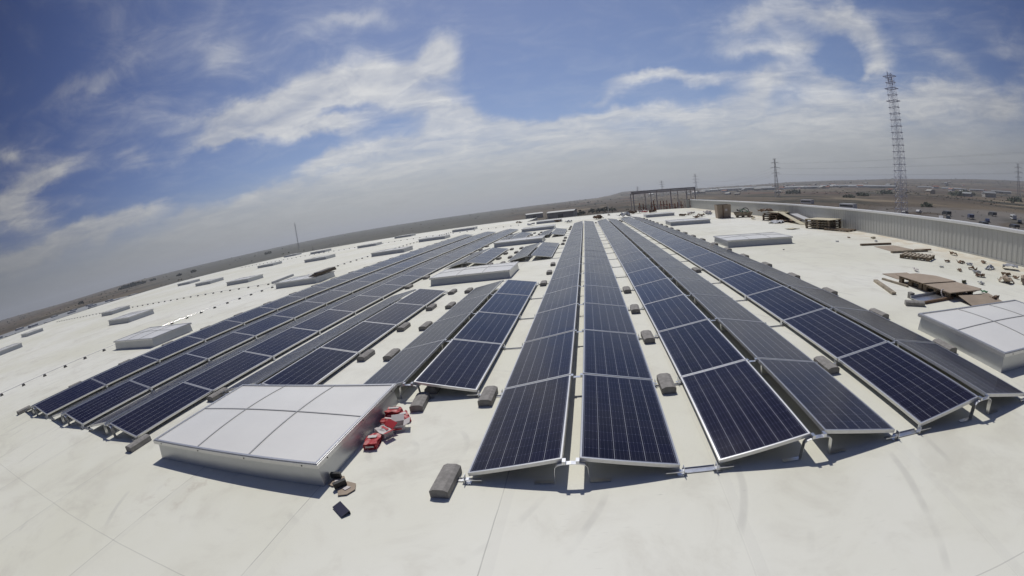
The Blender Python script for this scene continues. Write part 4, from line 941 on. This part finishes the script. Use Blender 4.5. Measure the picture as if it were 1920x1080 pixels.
# ------------------------------------------------------------------ haze
b=MB(); b.box(-9700,9700,-9700,9700,-330,140)
hz=bpy.data.materials.new('haze_air'); hz.use_nodes=True; nt=hz.node_tree; nt.nodes.clear(); o=nt.nodes.new('ShaderNodeOutputMaterial'); pv=nt.nodes.new('ShaderNodeVolumePrincipled')
pv.inputs['Density'].default_value=HAZE; pv.inputs['Color'].default_value=(.86,.90,.95,1); pv.inputs['Anisotropy'].default_value=.35
nt.links.new(pv.outputs[0],o.inputs['Volume'])
if HAZE>0: struct('haze',b.mesh('haze',hz),'stuff')
# ------------------------------------------------------------------ sky
w=bpy.data.worlds.new('World'); sc.world=w; w.use_nodes=True; nt=w.node_tree; g=NB(nt); bg=nt.nodes['Background']
SUN_EL,SUN_AZ=R(55.5),R(-12)
sk=g.n('ShaderNodeTexSky'); sk.sky_type='NISHITA'; sk.sun_disc=False; sk.sun_elevation=SUN_EL; sk.sun_rotation=SUN_AZ; sk.altitude=600; sk.air_density=1.0; sk.dust_density=.6; sk.ozone_density=2.2
gen=g.n('ShaderNodeTexCoord').outputs['Generated']; sp=g.n('ShaderNodeSeparateXYZ'); nt.links.new(gen,sp.inputs[0]); Z=sp.outputs[2]
# cloud sheet seen in perspective: direction projected on a flat layer
zc=g.math('ADD',g.math('MAXIMUM',Z,0.0),.10); px=g.math('DIVIDE',sp.outputs[0],zc); py=g.math('DIVIDE',sp.outputs[1],zc)
cv=g.n('ShaderNodeCombineXYZ'); nt.links.new(px,cv.inputs[0]); nt.links.new(py,cv.inputs[1])
mp=g.n('ShaderNodeMapping'); mp.inputs[2].default_value=(0,0,R(35)); mp.inputs[3].default_value=(1,1.35,1); nt.links.new(cv.outputs[0],mp.inputs[0])
n1=g.noise(mp.outputs[0],.95,10,.60,.7); n2=g.noise(cv.outputs[0],3.4,9,.66,.8)
# warp the direction a little so that the banks have torn edges
nw=g.n('ShaderNodeTexNoise'); nw.inputs['Scale'].default_value=5.5; nw.inputs['Detail'].default_value=6; nw.inputs['Roughness'].default_value=.6; nt.links.new(gen,nw.inputs['Vector'])
vs=g.n('ShaderNodeVectorMath',operation='SUBTRACT'); nt.links.new(nw.outputs['Color'],vs.inputs[0]); vs.inputs[1].default_value=(.5,.5,.5)
vm=g.n('ShaderNodeVectorMath',operation='MULTIPLY_ADD'); nt.links.new(vs.outputs[0],vm.inputs[0]); vm.inputs[1].default_value=(.13,.13,.13); nt.links.new(gen,vm.inputs[2]); D=vm.outputs[0]
acc=None
for (cx,cy,cz,ux,uy,uz,vx,vy,vz,am) in BL:
    def dot(a):
        x=g.n('ShaderNodeVectorMath',operation='DOT_PRODUCT'); nt.links.new(D,x.inputs[0]); x.inputs[1].default_value=a; return x.outputs['Value']
    ou=cx*ux+cy*uy+cz*uz; ov=cx*vx+cy*vy+cz*vz
    U=g.math('SUBTRACT',dot((ux,uy,uz)),ou); V=g.math('SUBTRACT',dot((vx,vy,vz)),ov)
    q=g.math('MULTIPLY_ADD',V,V,g.math('MULTIPLY',U,U)); e=g.math('POWER',.45,q)
    acc=g.math('MULTIPLY_ADD',e,am*1.25,acc if acc is not None else 0.0)
low=g.ramp(Z,.24,.02,0,.50)
cov=g.math('ADD',acc,low)
fib=g.math('MULTIPLY_ADD',g.math('SUBTRACT',n1,.5),1.5,g.math('MULTIPLY',g.math('SUBTRACT',n2,.5),1.2))
front=g.ramp(sp.outputs[1],-.3,.1)
fd=g.ramp(Z,.02,.16,.15,1)
dens=g.ramp(g.math('ADD',g.math('SUBTRACT',g.math('MINIMUM',cov,1.05),.52),g.math('MULTIPLY',fib,fd)),-.72,1.15)
dens=g.math('MAXIMUM',dens,g.math('MULTIPLY',g.ramp(g.math('MULTIPLY_ADD',n2,.5,g.math('MULTIPLY',n1,.5)),.42,.68),.12)); dens=g.math('MULTIPLY',dens,CLOUD)
ccol=g.mix(g.ramp(Z,.02,.20),CL0,CL1); ccol=g.mix(g.math('ADD',g.ramp(n2,.3,.7,.22,0),g.ramp(n1,.35,.65,.22,0)),ccol,tuple(q*.6 for q in CL0))
skc=g.n('ShaderNodeVectorMath',operation='MULTIPLY'); nt.links.new(sk.outputs[0],skc.inputs[0]); skc.inputs[1].default_value=SKT
hl0=g.math('SQRT',g.math('ADD',g.math('MULTIPLY',sp.outputs[0],sp.outputs[0]),g.math('MULTIPLY',sp.outputs[1],sp.outputs[1])))
sd0=g.ramp(g.math('DIVIDE',sp.outputs[1],g.math('ADD',hl0,.001)),.97,.2)
sdt=g.mix(sd0,(1.0,1.0,1.0),(.48,.60,.92)); skm=g.n('ShaderNodeVectorMath',operation='MULTIPLY'); nt.links.new(skc.outputs[0],skm.inputs[0]); nt.links.new(sdt,skm.inputs[1]); skc=skm
# veil of dust just above the horizon
c=g.mix(g.ramp(Z,.18,-.01,0,.80),skc.outputs[0],VEIL)
c=g.mix(dens,c,ccol)
# the sky is deepest well away from the sun's side
hl=g.math('SQRT',g.math('ADD',g.math('MULTIPLY',sp.outputs[0],sp.outputs[0]),g.math('MULTIPLY',sp.outputs[1],sp.outputs[1])))
cs=g.math('DIVIDE',g.math('ADD',g.math('MULTIPLY',sp.outputs[0],math.sin(R(-2))),g.math('MULTIPLY',sp.outputs[1],math.cos(R(-2)))),g.math('ADD',hl,.001))
fz=g.ramp(cs,.05,.97,.42,1.0); fz=g.math('MAXIMUM',fz,g.ramp(Z,.55,.9))
fm=g.n('ShaderNodeVectorMath',operation='SCALE'); nt.links.new(c,fm.inputs[0]); nt.links.new(fz,fm.inputs['Scale']); c=fm.outputs[0]
nt.links.new(c,bg.inputs['Color']); bg.inputs['Strength'].default_value=SKYS
# ------------------------------------------------------------------ sun
l=bpy.data.lights.new('sun','SUN'); l.energy=SUNE; l.angle=R(.53); l.color=(1,.965,.90); so=bpy.data.objects.new('sun',l); C.objects.link(so)
sd=Vector((math.sin(SUN_AZ)*math.cos(SUN_EL),math.cos(SUN_AZ)*math.cos(SUN_EL),math.sin(SUN_EL))); so.rotation_euler=sd.to_track_quat('Z','Y').to_euler(); so.location=(0,0,60)
# ------------------------------------------------------------------ camera: wide action-camera lens
cam=bpy.data.cameras.new('camera'); co=bpy.data.objects.new('camera',cam); C.objects.link(co); sc.camera=co
RM_=((0.9790069,-0.1860638,0.0832208),(0.1603193,0.9550597,0.2493166),(-0.1258696,-0.2307408,0.9648398))
right=Vector([r[0] for r in RM_]); fwd=Vector([r[1] for r in RM_]); up=Vector([r[2] for r in RM_])
m4=Matrix((right,up,-fwd)).transposed().to_4x4(); m4.translation=Vector((.305598,-3.321879,2.520901)); co.matrix_world=m4
cam.type='PANO'; cam.sensor_width=36; cam.sensor_height=20.25; cam.clip_start=.05; cam.clip_end=40000
tgt=cam if hasattr(cam,'panorama_type') else cam.cycles
tgt.panorama_type='FISHEYE_LENS_POLYNOMIAL'; tgt.fisheye_fov=R(200)
tgt.fisheye_polynomial_k0=0; tgt.fisheye_polynomial_k1=-.06617685; tgt.fisheye_polynomial_k2=-8.012965e-06; tgt.fisheye_polynomial_k3=8.731804e-06; tgt.fisheye_polynomial_k4=-8.87525e-08
cam.shift_x=(960-963.668)/1920; cam.shift_y=(576.989-540)/1080
sc.view_settings.view_transform='Standard'; sc.view_settings.look='None'; sc.view_settings.exposure=EXPO; sc.view_settings.gamma=1
sc.render.resolution_x=1024; sc.render.resolution_y=576
try:
    cy=sc.cycles; cy.use_denoising=True; cy.max_bounces=6; cy.diffuse_bounces=3; cy.glossy_bounces=3; cy.volume_bounces=0; cy.transmission_bounces=2; cy.sample_clamp_indirect=4
except Exception: pass
